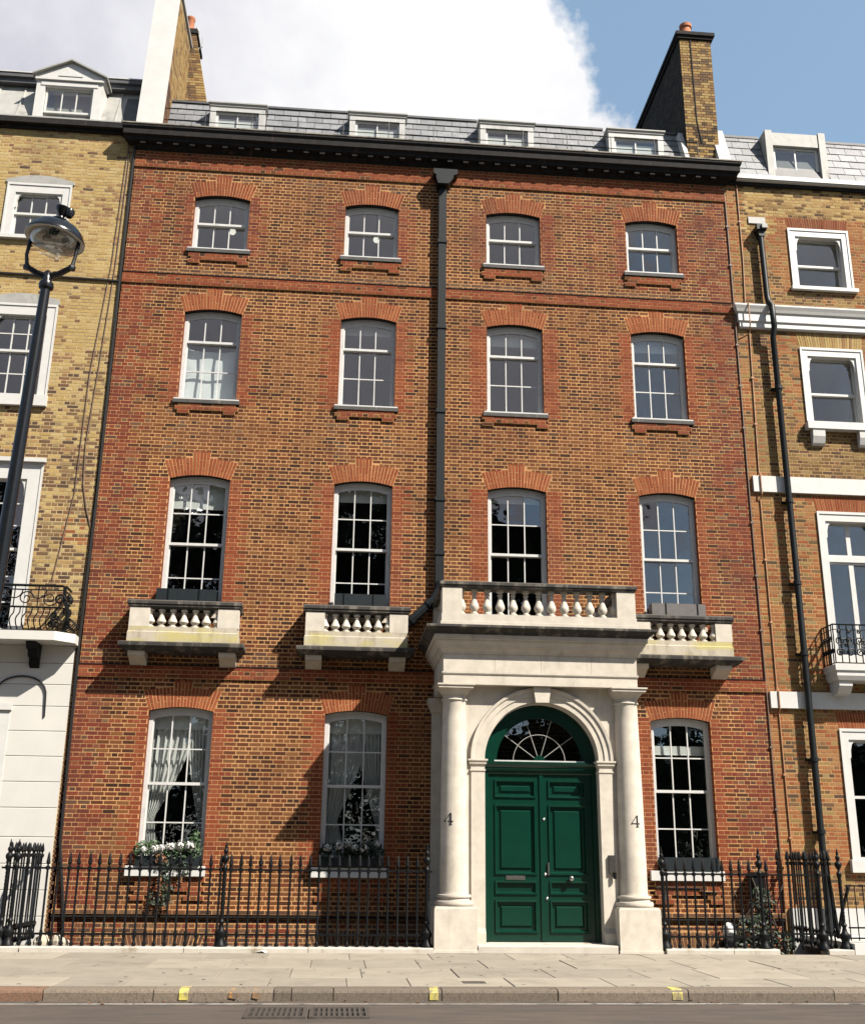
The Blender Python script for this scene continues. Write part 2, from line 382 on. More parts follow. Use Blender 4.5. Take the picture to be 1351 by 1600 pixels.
def bond(x0, x1, z0, z1, blocked, zone, off=0.0):
    """English bond: alternate courses of stretchers and headers; yields bricks clear of the blocked spans"""
    out = []; r0 = int(round(z0/CH)); r1 = int(round(z1/CH))
    for r in range(r0, r1):
        za = r*CH + .0105; zb = (r+1)*CH - .0105; zm = (za+zb)/2
        spans = [(x0, x1)]
        for a, b in blocked(zm):
            nx = []
            for s, e in spans:
                if b <= s or a >= e: nx.append((s, e)); continue
                if a > s: nx.append((s, a))
                if b < e: nx.append((b, e))
            spans = nx
        w = .225 if r % 2 == 0 else .1125
        st = x0 + off - (0 if r % 2 == 0 else .056)
        for s, e in spans:
            k = math.floor((s-st)/w); x = st + k*w
            while x < e - .012:
                a = max(x, s) + .0085; b = min(x+w, e) - .0085
                if b-a < .022: x += w; continue
                pal, pr = zone((a+b)/2, zm, r)
                if pal:
                    if pal in ('red', 'red_dark'): a, b, zl, zh = a-.0035, b+.0035, za-.0038, zb+.0038   # rubbed red bricks have thin joints
                    else: zl, zh = za, zb
                    c, ci = pick(pal, (a+b)/2, zm)
                    out.append((a, b, zl + random.uniform(-.001, .001), zh + random.uniform(-.001, .001), c, pr + random.uniform(.0015, .0042), pal, ci))
                x += w
    return out
BRICK_CACHE = {}
def lay_bricks(parent, bricks, mat, seen, count=300, y=0.0, name='brickwork', mortar='mortar_tan'):
    """the bricks that show largest become objects, the rest one part"""
    def key(b):
        cx = (b[0]+b[1])/2; cz = (b[2]+b[3])/2
        d2 = (cx-CAM[0])**2 + (y-CAM[1])**2 + (cz-CAM[2])**2
        return (b[1]-b[0])*(b[3]-b[2])*abs(CAM[1])/d2**1.5
    cand = sorted((b for b in bricks if b[5] < .02 and seen((b[0]+b[1])/2, (b[2]+b[3])/2)), key=key, reverse=True)[:count]
    single = set(id(b) for b in cand)
    rest = MB()
    for b in bricks:
        if id(b) in single: continue
        rest.tint = b[4]; rest.box(b[0], b[1], y-b[5], y+.01, b[2], b[3], skip='b')
    o = rest.build(name, mat, parent); o['kind'] = 'stuff'
    mo = MB()
    for b in bricks:
        if b[5] > .02: mo.box(b[0]-.0085, b[1]+.0085, y-b[5]+.004, y-.0005, b[2]-.0105, b[3]+.0105, skip='b')
    if mo.n: mo.build('band_mortar', mortar, parent)['kind'] = 'stuff'
    for b in cand:
        w = round(b[1]-b[0], 3); hb = CH-.0134 if b[6] in ('red', 'red_dark') else CH-.021; k = (w, b[6], b[7], mat)
        if k not in BRICK_CACHE:
            m = MB(); m.tint = b[4]; m.box(-w/2, w/2, -.0028, .01, 0, hb, skip='b')
            BRICK_CACHE[k] = m.mesh('brick', mat, origin=(0, 0, 0))[0]
        inst(BRICK_CACHE[k], ((b[0]+b[1])/2, y + random.uniform(-.002, .002), b[2]), parent, name='brick')

class Opening:
    def __init__(s, xl, xr, zs, zsp, rise=.08, dep=.36, sk=.12, key=.13, sillb=.09):
        s.xl, s.xr, s.zs, s.zsp, s.rise, s.dep, s.sk, s.key, s.sillb = xl, xr, zs, zsp, rise, dep, sk, key, sillb
        s.xc = (xl+xr)/2; s.hw = (xr-xl)/2
    def arc(s, x): return s.zsp + s.rise*(1-min(1, ((x-s.xc)/s.hw)**2))
    def blocked(s, z):
        if s.zs - s.sillb < z <= s.zsp: return [(s.xl, s.xr)]
        if s.zsp < z < s.zsp + s.rise + s.dep + s.key:
            h = z - s.zsp
            a = s.hw + s.sk*min(1, h/s.dep) if s.dep else s.hw
            if h > s.dep:     # over the crown of the curved arch
                q = (h - s.dep)/max(s.rise, .001)
                a = (s.hw+s.sk)*math.sqrt(1-q) if q < 1 else 0
            if s.key and h < s.dep + s.rise + s.key - .02: a = max(a, s.hw*.29)
            return [(s.xc-a, s.xc+a)] if a > 0 else []
        return []
def wall_sheet(m, x0, x1, z0, z1, ops, y=0.0, reveal=.16):
    """one skin of wall round its openings, with the brick reveals"""
    xs = sorted(set([x0, x1] + [o.xl for o in ops] + [o.xr for o in ops]))
    for a, b in zip(xs, xs[1:]):
        cx = (a+b)/2; here = sorted([o for o in ops if o.xl < cx < o.xr], key=lambda o: o.zs)
        z = z0
        for o in here:
            if o.zs-o.sillb > z: m.quad((a, y, z), (b, y, z), (b, y, o.zs-o.sillb), (a, y, o.zs-o.sillb))
            n = 12 if o.rise else 1; top = o.zsp + o.rise + .02
            for i in range(n):
                xa = lerp(a, b, i/n); xb = lerp(a, b, (i+1)/n)
                m.quad((xa, y, o.arc(xa)), (xb, y, o.arc(xb)), (xb, y, top), (xa, y, top))
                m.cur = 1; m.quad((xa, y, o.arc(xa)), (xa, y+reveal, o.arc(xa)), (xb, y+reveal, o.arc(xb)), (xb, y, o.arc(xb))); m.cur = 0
            zb = o.zs-o.sillb
            m.quad((a, y, zb), (a, y+reveal, zb), (a, y+reveal, o.zsp), (a, y, o.zsp))
            m.quad((b, y, zb), (b, y, o.zsp), (b, y+reveal, o.zsp), (b, y+reveal, zb))
            m.quad((a, y, zb), (b, y, zb), (b, y+reveal, zb), (a, y+reveal, zb))
            z = top
        if z < z1: m.quad((a, y, z), (b, y, z), (b, y, z1), (a, y, z1))
def voussoirs(m, o, pal, n=19, y0=-.0045, y1=.02, split=True):
    for i in range(n):
        u0 = i/n; u1 = (i+1)/n; g = .13/n
        def P(u, t):
            xb = lerp(o.xl, o.xr, u); xt = lerp(o.xl-o.sk, o.xr+o.sk, u); zb = o.arc(xb)
            zt = zb + o.dep + (o.key if o.key and abs((u0+u1)/2-.5) < .14 else 0)
            return lerp(xb, xt, t), lerp(zb, zt, t)
        cuts = [(0, .305), (.34, 1)] if i % 2 else [(0, .63), (.665, 1)]
        if not split: cuts = [(0, 1)]
        for a, b in cuts:
            m.tint = random.choice(PAL[pal]); yy = y0 + random.uniform(-.002, .002)
            m.prism([P(u0+g, a), P(u1-g, a), P(u1-g, b), P(u0+g, b)], yy, y1, back=False)

PANE = {}
def pane(parent, x0, x1, z0, z1, y, mat='glass'):
    k = (round(x1-x0, 3), round(z1-z0, 3), mat)
    if k not in PANE:
        m = MB(); w, h = k[0]/2, k[1]; m.quad((-w, 0, 0), (w, 0, 0), (w, 0, h), (-w, 0, h))
        PANE[k] = m.mesh('pane', mat, origin=(0, 0, 0))[0]
    return inst(PANE[k], ((x0+x1)/2, y, z0), parent, rot=(random.uniform(-.020, .020), 0, random.uniform(-.020, .020)), name='pane')
def sash(parent, xl, xr, z0, z1, y, cols, rows, o=None, mat='window_paint', stile=.042, bar=.022, rail_t=.045, rail_b=.05, th=.045):
    """a glazed sash; o gives the curved head"""
    m = MB()
    m.box(xl, xl+stile, y, y+th, z0, z1); m.box(xr-stile, xr, y, y+th, z0, z1)
    m.box(xl+stile, xr-stile, y, y+th, z0, z0+rail_b)
    if o and o.rise:
        n = 10
        for i in range(n):
            xa = lerp(xl, xr, i/n); xb = lerp(xl, xr, (i+1)/n); h = o.zsp - z1
            m.prism([(xa, o.arc(xa)-h-rail_t-.03), (xb, o.arc(xb)-h-rail_t-.03), (xb, o.arc(xb)-h+.01), (xa, o.arc(xa)-h+.01)], y+.001, y+th)
        gt = z1 + o.rise - .03
    else:
        m.box(xl+stile, xr-stile, y, y+th, z1-rail_t, z1); gt = z1-rail_t
    gl, gr, gb = xl+stile, xr-stile, z0+rail_b
    gtn = (z1 - rail_t) if not (o and o.rise) else z1 - .02
    xs = [lerp(gl, gr, i/cols) for i in range(cols+1)]; zs = [lerp(gb, gtn, i/rows) for i in range(rows+1)]
    for x in xs[1:-1]: m.box(x-bar/2, x+bar/2, y+.006, y+th-.006, gb, gt)
    for z in zs[1:-1]: m.box(gl, gr, y+.008, y+th-.008, z-bar/2, z+bar/2)
    so = m.build('sash', mat, parent)
    for i in range(cols):
        for j in range(rows):
            za = zs[j]; zb = zs[j+1] if j < rows-1 else gt
            pane(parent, xs[i], xs[i+1], za, zb, y+.022)
    return so
def room(house, x0, x1, z0, z1, mat, y0=.17, depth=3.2, ceil=None):
    m = MB(); m.box(x0, x1, y0, y0+depth, z0, z1, skip='f')
    if ceil:
        m.cur = 0
    return m.build('room', mat, house)
def sill(parent, xl, xr, z0, z1, mat='stone', yf=-.07, yb=.12):
    m = MB(); m.prism_x([(yf, z0), (yb, z0), (yb, z1+.01), (yf, z1)], xl, xr)
    return m.build('sill', mat, parent)
exec_parts = []

# ------------------------------------------------------------------ setting: road, pavement, kerb, areas
ZR = -0.12                 # road level; the pavement is z = 0
PF, KB = -2.0, -6.75       # back of the pavement, kerb face
m = MB(); m.quad((-160, -17.2, ZR), (160, -17.2, ZR), (160, KB+.02, ZR), (-160, KB+.02, ZR))
tag(m.build('road', 'asphalt'), 'brown grey asphalt road along the kerb', 'road', kind='structure')
m = MB(); m.quad((-160, -170, ZR-.03), (160, -170, ZR-.03), (160, -17.2, ZR-.03), (-160, -17.2, ZR-.03)); 
tag(m.build('garden_ground', 'grass'), 'grass of the garden across the road', 'ground', kind='structure')
m = MB(); m.box(-40, 40, -22.5, -17.2, ZR-.02, -.005, skip='d')
tag(m.build('near_pavement', 'asphalt'), 'pavement on the side across the road', 'pavement', kind='structure')
m = MB(); m.box(-40, 40, KB+.30, PF, -.10, -.012, skip='d')
pav = tag(m.build('pavement', 'paving_joint'), 'flagged stone pavement in front of the houses', 'pavement', kind='structure')
rows = [(PF, -3.05), (-3.05, -4.33), (-4.33, -5.50), (-5.50, KB+.30)]
SL = {}
random.seed(5)
for ri, (ya, yb) in enumerate(rows):
    x = -8.4 + [0, .31, .12, .47][ri]
    while x < 11.5:
        w = random.choice((.92, .92, 1.1, 1.22, .75)) if ri % 2 else random.choice((1.0, 1.22, 1.22, .9))
        g = .0045
        if ri == 3 and 1.2 < x < 1.7: w = 1.05
        k = (w, ri)
        if k not in SL:
            q = MB(); d = abs(ya-yb); b_ = .006
            q.box(-w/2+g, w/2-g, -d/2+g, d/2-g, -.02, -b_, skip='du'); n0 = len(q.v)
            q.v += [(-w/2+g+b_, -d/2+g+b_, 0), (w/2-g-b_, -d/2+g+b_, 0), (w/2-g-b_, d/2-g-b_, 0), (-w/2+g+b_, d/2-g-b_, 0)]
            q.face((n0, n0+1, n0+2, n0+3))
            for i in range(4): q.face((n0-4+i, n0-4+(i+1) % 4, n0+(i+1) % 4, n0+i))
            SL[k] = q.mesh('paving_slab', 'paving', origin=(0, 0, 0))[0]
        inst(SL[k], (x+w/2, (ya+yb)/2, random.uniform(-.004, .003)), pav, rot=(random.uniform(-.002, .002), random.uniform(-.003, .003), 0), name='paving_slab')
        x += w
# kerb: granite lengths, rounded nose
m = MB(); m.box(-40, 40, KB+.02, KB+.30, ZR-.05, -.03, skip='d')
kerb = tag(m.build('kerb', 'paving_joint'), 'granite kerb along the edge of the pavement', 'kerb', kind='structure')
kerb_x = [-8.2, -6.6, -4.6, -3.15, -1.95, -.62, -.42, .05, 1.28, 2.62, 4.15, 5.9, 7.5, 9.2, 11.0]
for i in range(len(kerb_x)-1):
    a, b = kerb_x[i]+.006, kerb_x[i+1]-.006; q = MB()
    j = random.uniform(-.006, .006)
    prof = [(KB+.30, -.06), (KB+j, ZR-.04), (KB+j, -.035), (KB+.012+j, -.012), (KB+.035+j, -.001), (KB+.10, .002), (KB+.30, .002)]
    q.prism_x(prof, a, b)
    q.build('kerb_stone', 'granite_red' if i in (1, 2) else 'granite', kerb)
for xa, w in ((-1.665, .10), (1.14, .10), (3.96, .12)):
    q = MB(); y0 = KB-.010
    q.quad((xa, y0, ZR+.012), (xa+w, y0, ZR+.012), (xa+w, y0, -.034), (xa, y0, -.034))
    q.quad((xa, y0, -.034), (xa+w, y0, -.034), (xa+w, KB+.035, .006), (xa, KB+.035, .006))
    q.quad((xa, KB+.035, .006), (xa+w, KB+.035, .006), (xa+w+.01, KB+.23, .0075), (xa-.004, KB+.23, .0075))
    q.build('kerb_marking', 'yellow_paint', kerb)
for xa, w in ((-1.12, .12), (-.86, .10)):
    q = MB(); y0 = KB-.010
    q.poly([(xa, y0, -.085), (xa+w*.7, y0, -.10), (xa+w, y0, -.06), (xa+w*.8, y0, -.035), (xa+.1*w, y0, -.036)])
    q.poly([(xa+.1*w, y0, -.036), (xa+w*.8, y0, -.035), (xa+w*.7, KB+.05, .006), (xa+.2*w, KB+.06, .006)])
    q.build('kerb_marking', 'orange_paint', kerb)
# pale worn line in the gutter
q = MB(); xs = [-30+i*1.5 for i in range(41)]
for a, b in zip(xs, xs[1:]):
    q.quad((a, -7.06+.01*math.sin(a*2), ZR+.004), (b, -7.06+.01*math.sin(b*2), ZR+.004), (b, -6.98+.012*math.sin(b*3), ZR+.004), (a, -6.98+.012*math.sin(a*3), ZR+.004))
tag(q.build('gutter_line', 'gutter_line'), 'pale worn line in the gutter', 'road marking', kind='structure')
for xa, xb, lab in ((-.85, -.225, 'iron drain grate in the gutter, nearer the yellow kerb mark on its left'), (-.195, .42, 'iron drain grate in the gutter, nearer the green door')):
    t = thing('drain_grate', ((xa+xb)/2, -7.76, ZR), lab, 'drain grate', 'drain grates in the gutter')
    q = MB(); ya, yb = -8.13, -7.40; z0, z1 = ZR+.002, ZR+.022
    q.box(xa, xb, ya, ya+.05, z0, z1); q.box(xa, xb, yb-.05, yb, z0, z1); q.box(xa, xa+.04, ya+.05, yb-.05, z0, z1); q.box(xb-.04, xb, ya+.05, yb-.05, z0, z1)
    q.box(xa+.04, xb-.04, (ya+yb)/2-.02, (ya+yb)/2+.02, z0, z1-.002)
    q.build('frame', 'grate_iron', t)
    q = MB(); q.quad((xa+.04, ya+.05, z0), (xb-.04, ya+.05, z0), (xb-.04, yb-.05, z0), (xa+.04, yb-.05, z0)); q.build('drain_pit', 'dark_void', t)
    n = 9
    for half in ((ya+.05, (ya+yb)/2-.02), ((ya+yb)/2+.02, yb-.05)):
        sl = None
        for i in range(n):
            x = lerp(xa+.04, xb-.04, (i+1)/(n+1))
            if sl is None:
                q = MB(); q.box(x-.014, x+.014, half[0], half[1], z0+.001, z1-.003, skip='d'); sl = q.build('slat', 'grate_iron', t); ox = x; bl = Vector(WL[sl.name])
            else: inst(sl, bl + Vector((x-ox, 0, 0)), t, name='slat')
q = MB(); q.quad((1.62, -6.10, .002), (1.86, -6.10, .002), (1.86, -5.90, .002), (1.62, -5.90, .002))
q.box(1.60, 1.88, -6.12, -5.88, -.01, .0015, skip='d')
tag(q.build('stopcock_cover', 'grate_iron'), 'small square iron cover set in a paving slab near the kerb', 'cover')
q = MB()
q.poly([(-1.17, -2.02, .004), (-1.05, -2.06, .03), (-1.02, -1.99, .05), (-1.12, -1.96, .012)]); q.poly([(-1.05, -2.06, .03), (-1.0, -2.08, .005), (-.97, -2.0, .02), (-1.02, -1.99, .05)])
tag(q.build('litter', 'paper'), 'crumpled white scrap of paper at the foot of the railings', 'litter')
q = MB(); rg = random.Random(9)
for i in range(150):
    x, y = rg.uniform(-6, 9), rg.uniform(KB+.05, PF-.05); r = rg.uniform(.012, .032); n_ = 7
    q.poly([(x+r*rg.uniform(.7, 1.2)*math.cos(k*6.283/n_), y+r*rg.uniform(.7, 1.2)*math.sin(k*6.283/n_), .0065) for k in range(n_)])
tag(q.build('gum_spots', 'paving_joint'), 'flattened grey gum spots on the paving', 'gum', kind='stuff')
q = MB()
for i in range(110):
    x, y = rg.uniform(-6, 9), KB-abs(rg.gauss(.03, .14))-.02; r = rg.uniform(.012, .03); a = rg.uniform(0, 6.3)
    c_, s_ = math.cos(a)*r, math.sin(a)*r; q.poly([(x-c_, y-s_, ZR+.006), (x+s_*.5, y-c_*.5, ZR+.012+r*.3), (x+c_, y+s_, ZR+.008), (x-s_*.5, y+c_*.5, ZR+.010+r*.2)])
tag(q.build('gutter_leaves', 'leaf_brown'), 'dry leaf scraps lying along the gutter', 'leaf litter', kind='stuff')
# basement areas in front of the houses
m = MB()
m.quad((-12, -1.7, -2.6), (15, -1.7, -2.6), (15, 0, -2.6), (-12, 0, -2.6))
tag(m.build('area_floor', 'dirt_wall'), 'floor of the sunken basement area', 'ground', kind='structure')
m = MB(); m.quad((-40, -1.7, -2.6), (40, -1.7, -2.6), (40, -1.7, -.02), (-40, -1.7, -.02)); m.quad((-40, PF, -.02), (40, PF, -.02), (40, -1.7, -.02), (-40, -1.7, -.02))
tag(m.build('area_wall', 'dirt_wall'), 'retaining wall of the sunken basement area', 'wall', kind='structure')
for xa, xb, lab in ((-9, -4.72, 'white painted kerb stone under the railings at the left end'), (-4.70, -2.25, 'white painted kerb stone under the railings near the pale rubble'), (-2.24, -.35, 'white painted kerb stone under the middle railings'), (-.34, 1.60, 'white painted kerb stone under the railings beside the portico'), (5.33, 6.42, 'white kerb stone under the railings just right of the portico'), (6.43, 7.18, 'white kerb stone under the railings left of the basement gate'), (8.0, 8.42, 'short white kerb stone right of the basement gate')):
    q = MB(); q.prism_x([(PF-.02, -.01), (-1.68, -.01), (-1.68, .075), (PF+.0, .075), (PF-.02, .06)], xa, xb)
    tag(q.build('railing_kerb', 'coping_white'), lab, 'kerb stone', 'stones the railings stand on')
q = MB(); q.box(7.18, 8.0, PF, -1.7, -1.2, -.09); tag(q.build('basement_step', 'dirt_wall'), 'dark worn step at the basement gate', 'step')

# ------------------------------------------------------------------ the townhouse
HX0, HX1 = -4.755, 8.125
house = thing('townhouse', (1.7, 0, 0), 'four storey brown brick townhouse with white stone portico and green double door', 'building')
WX = [(-3.440, -2.277), (-.261, .887), (2.769, 3.954), (5.831, 6.988)]
ROWS = [(13.46, 14.69), (10.05, 11.987), (5.72, 8.383), (1.235, 3.909)]
ops = []; grid = {}
for c, (xl, xr) in enumerate(WX):
    for r, (zs, zt) in enumerate(ROWS):
        if r == 3 and c == 2: continue
        o = Opening(xl, xr, zs, zt, .085 if r < 3 else .075, .36, .12, .13, .09 if r < 3 else .15)
        ops.append(o); grid[(c, r)] = o
bas = [Opening(xl, xr, -2.0, -.22, .08, .34, .12, 0, .09) for xl, xr in (WX[0], WX[1], WX[3])]
BANDS = [(4.5, 4.725), (12.6, 12.825), (15.375, 15.75)]
def apron(x, z):
    for (c, r), o in grid.items():
        if r in (0, 1) and o.xl-.03 < x < o.xr+.03:
            d = o.zs - .09 - z
            if 0 < d < .225 and (d < .15 or x < o.xl+.21 or x > o.xr-.21): return True
        if r == 3 and o.xl-.03 < x < o.xr+.03:
            d = o.zs - .17 - z
            if 0 < d < .36 and (d < .22 or x < o.xl+.23 or x > o.xr-.23): return True
    return False
def zone(x, z, r):
    for a, b in BANDS:
        if a < z < b: return ('red', .035) if random.random() < .9 else ('tan_dark', .035)
    if .42 < z < .55: return 'ground', .05
    if apron(x, z): return ('red' if random.random() < .75 else 'tan'), .038
    up = z > 12.825
    for (c_, r_), o in grid.items():       # sooty streaks where rain runs off the ends of the sills
        h = o.zs - .2 - z
        if r_ < 2 and 0 < h < 1.3 and min(abs(x-o.xl), abs(x-o.xr)) < .20 and random.random() < .42*(1-h/1.3): return 'ground', 0
    if 4.72 < z < 5.0 and random.random() < .4: return 'ground', 0
    if 15.1 < z and random.random() < .3: return 'ground', 0
    for o in ops:
        if o.zs - .1 < z < o.zsp + .05:
            d = min(abs(x-o.xl), abs(x-o.xr))
            w = .34 if r % 2 else .225
            if d < w and not (o.xl < x < o.xr): return ('red' if z < 12.8 else 'red_dark'), 0
    q = .52 + .20*((r//5) % 2) + (.1 if r % 2 else 0)
    if x < HX0 + q or x > HX1 - q: return ('red_dark' if random.random() < .85 else 'ground'), 0
    if z < .42: return ('ground' if random.random() < .75 else 'red_dark'), 0
    if z > 12.3 and z < 12.6 and random.random() < .3: return 'tan_dark', 0
    if 12.825 <= z < 13.0: return ('ground', 0)
    if up: return ('tan_dark' if random.random() < .62 + .12*(x > 4) - .15*(0 < x < 4) else ('red_dark' if x > 4.5 and random.random() < .5 else 'tan')), 0
    if x > 5.5 and random.random() < .25: return 'tan_dark', 0
    return ('tan' if random.random() < .86 else 'tan_dark'), 0
def blocked(z):
    out = []
    for o in ops + bas: out += o.blocked(z)
    return out
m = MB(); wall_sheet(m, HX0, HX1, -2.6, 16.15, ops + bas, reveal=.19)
m.build('wall', ['mortar_tan', 'soot_shade_brick'], house)  # second material darkens the arch soffits, shade painted into their colour
bricks = bond(HX0, HX1, -.45, 15.75, blocked, zone)
lay_bricks(house, bricks, 'brick_brown', lambda x, z: z > .6 and not (1.2 < x < 5.6 and z < 5.3))
# red edges of the reveals
m = MB()
for o in ops:
    for x, s in ((o.xl, 1), (o.xr, -1)):
        r0 = int(math.ceil(o.zs/CH)); r1 = int(o.zsp/CH)
        for r in range(r0, r1):
            m.tint = random.choice(PAL['red']); m.box(min(x, x+s*.006), max(x, x+s*.006), -.003, .117, r*CH+.006, (r+1)*CH-.006, skip='b')
m.build('jamb_brickwork', 'brick_brown', house)['kind'] = 'stuff'
for o in ops:
    m = MB(); voussoirs(m, o, 'rubbed' if o.zsp < 12 else 'red', 21); a = m.build('arch', 'brick_brown', house)
m = MB()
for o in bas: voussoirs(m, o, 'ground', 19)
m.build('basement_arch', 'brick_brown', house)
# plinth ledge line
m = MB(); m.prism_x([(-.055, .40), (.0, .40), (.0, .425), (-.055, .425)], HX0, HX1); m.build('plinth_ledge', 'soot_shade_brick', house)
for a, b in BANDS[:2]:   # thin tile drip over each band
    m = MB(); m.prism_x([(-.05, b), (.0, b), (.0, b+.022), (-.05, b+.012)], HX0, HX1); m.build('band_ledge', 'soot_shade_brick', house)
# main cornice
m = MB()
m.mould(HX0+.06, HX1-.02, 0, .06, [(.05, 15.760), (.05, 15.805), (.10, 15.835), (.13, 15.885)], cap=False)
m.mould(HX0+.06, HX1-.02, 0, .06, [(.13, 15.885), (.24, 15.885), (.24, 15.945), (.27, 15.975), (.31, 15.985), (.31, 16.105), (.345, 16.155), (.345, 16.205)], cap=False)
cor = m.build('cornice', 'soot_shade_brick', house)
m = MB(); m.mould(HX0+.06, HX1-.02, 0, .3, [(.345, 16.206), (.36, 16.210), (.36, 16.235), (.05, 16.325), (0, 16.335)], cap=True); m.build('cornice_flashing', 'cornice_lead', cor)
dm = None; x = HX0+.16
while x < HX1-.06:
    if dm is None: q = MB(); q.box(-.055, .055, -.225, -.10, 15.820, 15.885, skip='u'); dm = q.mesh('dentil', 'soot_shade_brick', origin=(0, 0, 15.820))[0]
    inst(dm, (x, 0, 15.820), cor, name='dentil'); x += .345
# the house behind its front
m = MB(); m.quad((HX0, 9, -2.6), (HX1, 9, -2.6), (HX1, 9, 17.6), (HX0, 9, 17.6))
for x in (HX0, HX1): m.quad((x, .02, -2.6), (x, 9, -2.6), (x, 9, 17.4), (x, .02, 16.0))
m.build('party_wall', 'mortar_tan', house)
# windows, rooms
random.seed(21)
for (c, r), o in grid.items():
    m = MB(); fw = .075; y0, y1 = .118, .20
    m.box(o.xl+.001, o.xl+fw, y0, y1, o.zs, o.zsp); m.box(o.xr-fw, o.xr-.001, y0, y1, o.zs, o.zsp); m.box(o.xl+fw, o.xr-fw, y0, y1, o.zs, o.zs+.045)
    n = 10
    for i in range(n):
        xa = lerp(o.xl, o.xr, i/n); xb = lerp(o.xl, o.xr, (i+1)/n)
        m.prism([(xa, o.arc(xa)-.075), (xb, o.arc(xb)-.075), (xb, o.arc(xb)-.001), (xa, o.arc(xa)-.001)], y0+.001, y1)
    wn = m.build('window', 'window_paint', house)
    xl, xr = o.xl+fw-.02, o.xr-fw+.02
    zr = [14.15, 11.385, 7.10, 2.635][r]; up, lo = [(1, 1), (1, 2), (2, 2), (2, 2)][r]
    top = o.zsp - .06
    sash(wn, xl, xr, zr-.022, top, .138, 3, up, Opening(xl, xr, o.zs, top, o.rise, 0, 0, 0))
    sash(wn, xl, xr, o.zs+.04, zr+.022, .188, 3, lo)
    if r < 2:
        sill(wn, o.xl-.075, o.xr+.075, o.zs-.085, o.zs-.012, 'sill_shade', -.062)
        m = MB(); m.box(o.xl-.06, o.xr+.06, -.045, -.001, o.zs-.011, o.zs+.022); m.box(o.xl+.008, o.xr-.008, -.0005, .117, o.zs-.011, o.zs+.022); m.build('timber_cill', 'window_paint', wn)
    elif r == 3: sill(wn, o.xl-.15, o.xr+.05, 1.07, o.zs, 'white_paint', -.10)
    else: sill(wn, o.xl-.05, o.xr+.05, o.zs-.085, o.zs, 'stone', -.06)
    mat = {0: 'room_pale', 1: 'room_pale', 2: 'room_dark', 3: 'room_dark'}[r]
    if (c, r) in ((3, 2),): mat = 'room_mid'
    room(house, o.xl-.7, o.xr+.7, o.zs-.6, o.zsp+.5, mat, .25)
# ------------------------------------------------------------------ balconies
def baluster_mesh(h, mat='stone_clean'):
    s = h/.42; m = MB()
    pr = [(.062, 0), (.062, .035), (.045, .04), (.035, .06), (.050, .085), (.070, .125), (.066, .165), (.046, .22), (.030, .29), (.027, .32), (.040, .325), (.040, .34), (.030, .345), (.034, .37), (.052, .38), (.052, .42)]
    m.lathe([(rr*1.2, z*s) for rr, z in pr], n=14, cap=False)
    return m.mesh('baluster', mat, smooth=True, origin=(0, 0, 0))[0]
BAL = baluster_mesh(.335)
def balcony(xl, xr, gl, gr, xl_slab, xr_slab, n):
    """stone window balcony: slab on two brackets, pedestal course, balusters, coping"""
    m = MB(); m.mould(xl_slab+.05, xr_slab-.05, -.46, 0, [(-.04, 4.93), (0, 4.96), (.02, 4.985), (.04, 5.0)])
    b = m.build('balcony', 'stone_coping', house)
    m = MB(); m.mould(xl_slab+.05, xr_slab-.05, -.46, 0, [(.04, 5.001), (.055, 5.01), (.06, 5.05), (.06, 5.075), (.02, 5.09)]); m.build('slab_edge', 'stone_coping', b)
    for x0 in (xl+.03, xr-.33):
        q = MB(); q.prism_x([(-.39, 4.93), (-.39, 4.905), (-.375, 4.90), (-.375, 4.865), (-.345, 4.845), (-.28, 4.84), (-.20, 4.80), (-.08, 4.73), (0, 4.71), (0, 4.93)], x0, x0+.30); q.build('bracket', 'stone', b)
    m = MB(); m.mould(xl, xr, -.45, 0, [(0.0, 5.091), (0.0, 5.27), (-.012, 5.285), (-.012, 5.37)]); m.build('pedestal_course', 'lichened_stone', b)
    for a, e in ((xl, gl), (gr, xr)):
        q = MB(); q.box(a+.012, e, -.438, -.02 if False else -.26, 5.371, 5.72); q.build('die', 'stone_clean', b)
    for a, e in ((xl+.02, xl+.16), (xr-.16, xr-.02)):
        q = MB(); q.box(a, e, -.259, 0, 5.371, 5.72); q.build('side_panel', 'stone', b)
    q = MB(); q.mould(xl-.01, xr+.01, -.445, -.25, [(-.01, 5.72), (.015, 5.745), (.015, 5.775), (.035, 5.79), (.035, 5.84), (.0, 5.865)]); q.build('coping', 'stone_coping', b)
    for a, e in ((xl-.025, xl+.18), (xr-.18, xr+.025)):
        q = MB(); q.box(a, e, -.249, 0, 5.721, 5.862); q.build('coping', 'stone_coping', b)
    p = (gr-gl)/n
    for i in range(n+1):
        inst(BAL, (gl+i*p, -.345, 5.37), b, name='baluster')
    # back of the parapet, low kerb behind the balusters
    return b
balcony(-3.875, -1.895, -3.50, -2.288, -4.0, -1.78, 6)
balcony(-.69, 1.21, -.33, .857, -.815, 1.34, 6)
balcony(5.42, 7.38, 5.80, 7.05, 5.30, 7.54, 6)

# ------------------------------------------------------------------ portico
m = MB(); AC, AR, SP = 3.44, .972, 2.99      # arch centre, radius, springing
yw, yi = -1.65, -1.37
PX0, PX1 = 1.99, 4.89
m.box(PX0, AC-AR, yw, yi, 0, SP); m.box(AC+AR, PX1, yw, yi, 0, SP)
n = 40; zt = 4.25
for i in range(n):
    a0 = math.pi*(1-i/n); a1 = math.pi*(1-(i+1)/n)
    xa, za = AC+AR*math.cos(a0), SP+AR*math.sin(a0); xb, zb = AC+AR*math.cos(a1), SP+AR*math.sin(a1)
    m.quad((xa, yw, za), (xb, yw, zb), (xb, yw, zt), (xa, yw, zt))
    m.quad((xa, yw, za), (xa, yi, za), (xb, yi, zb), (xb, yw, zb))
for a, b in ((PX0, AC-AR), (AC+AR, PX1)): m.quad((a, yw, SP), (b, yw, SP), (b, yw, zt), (a, yw, zt))
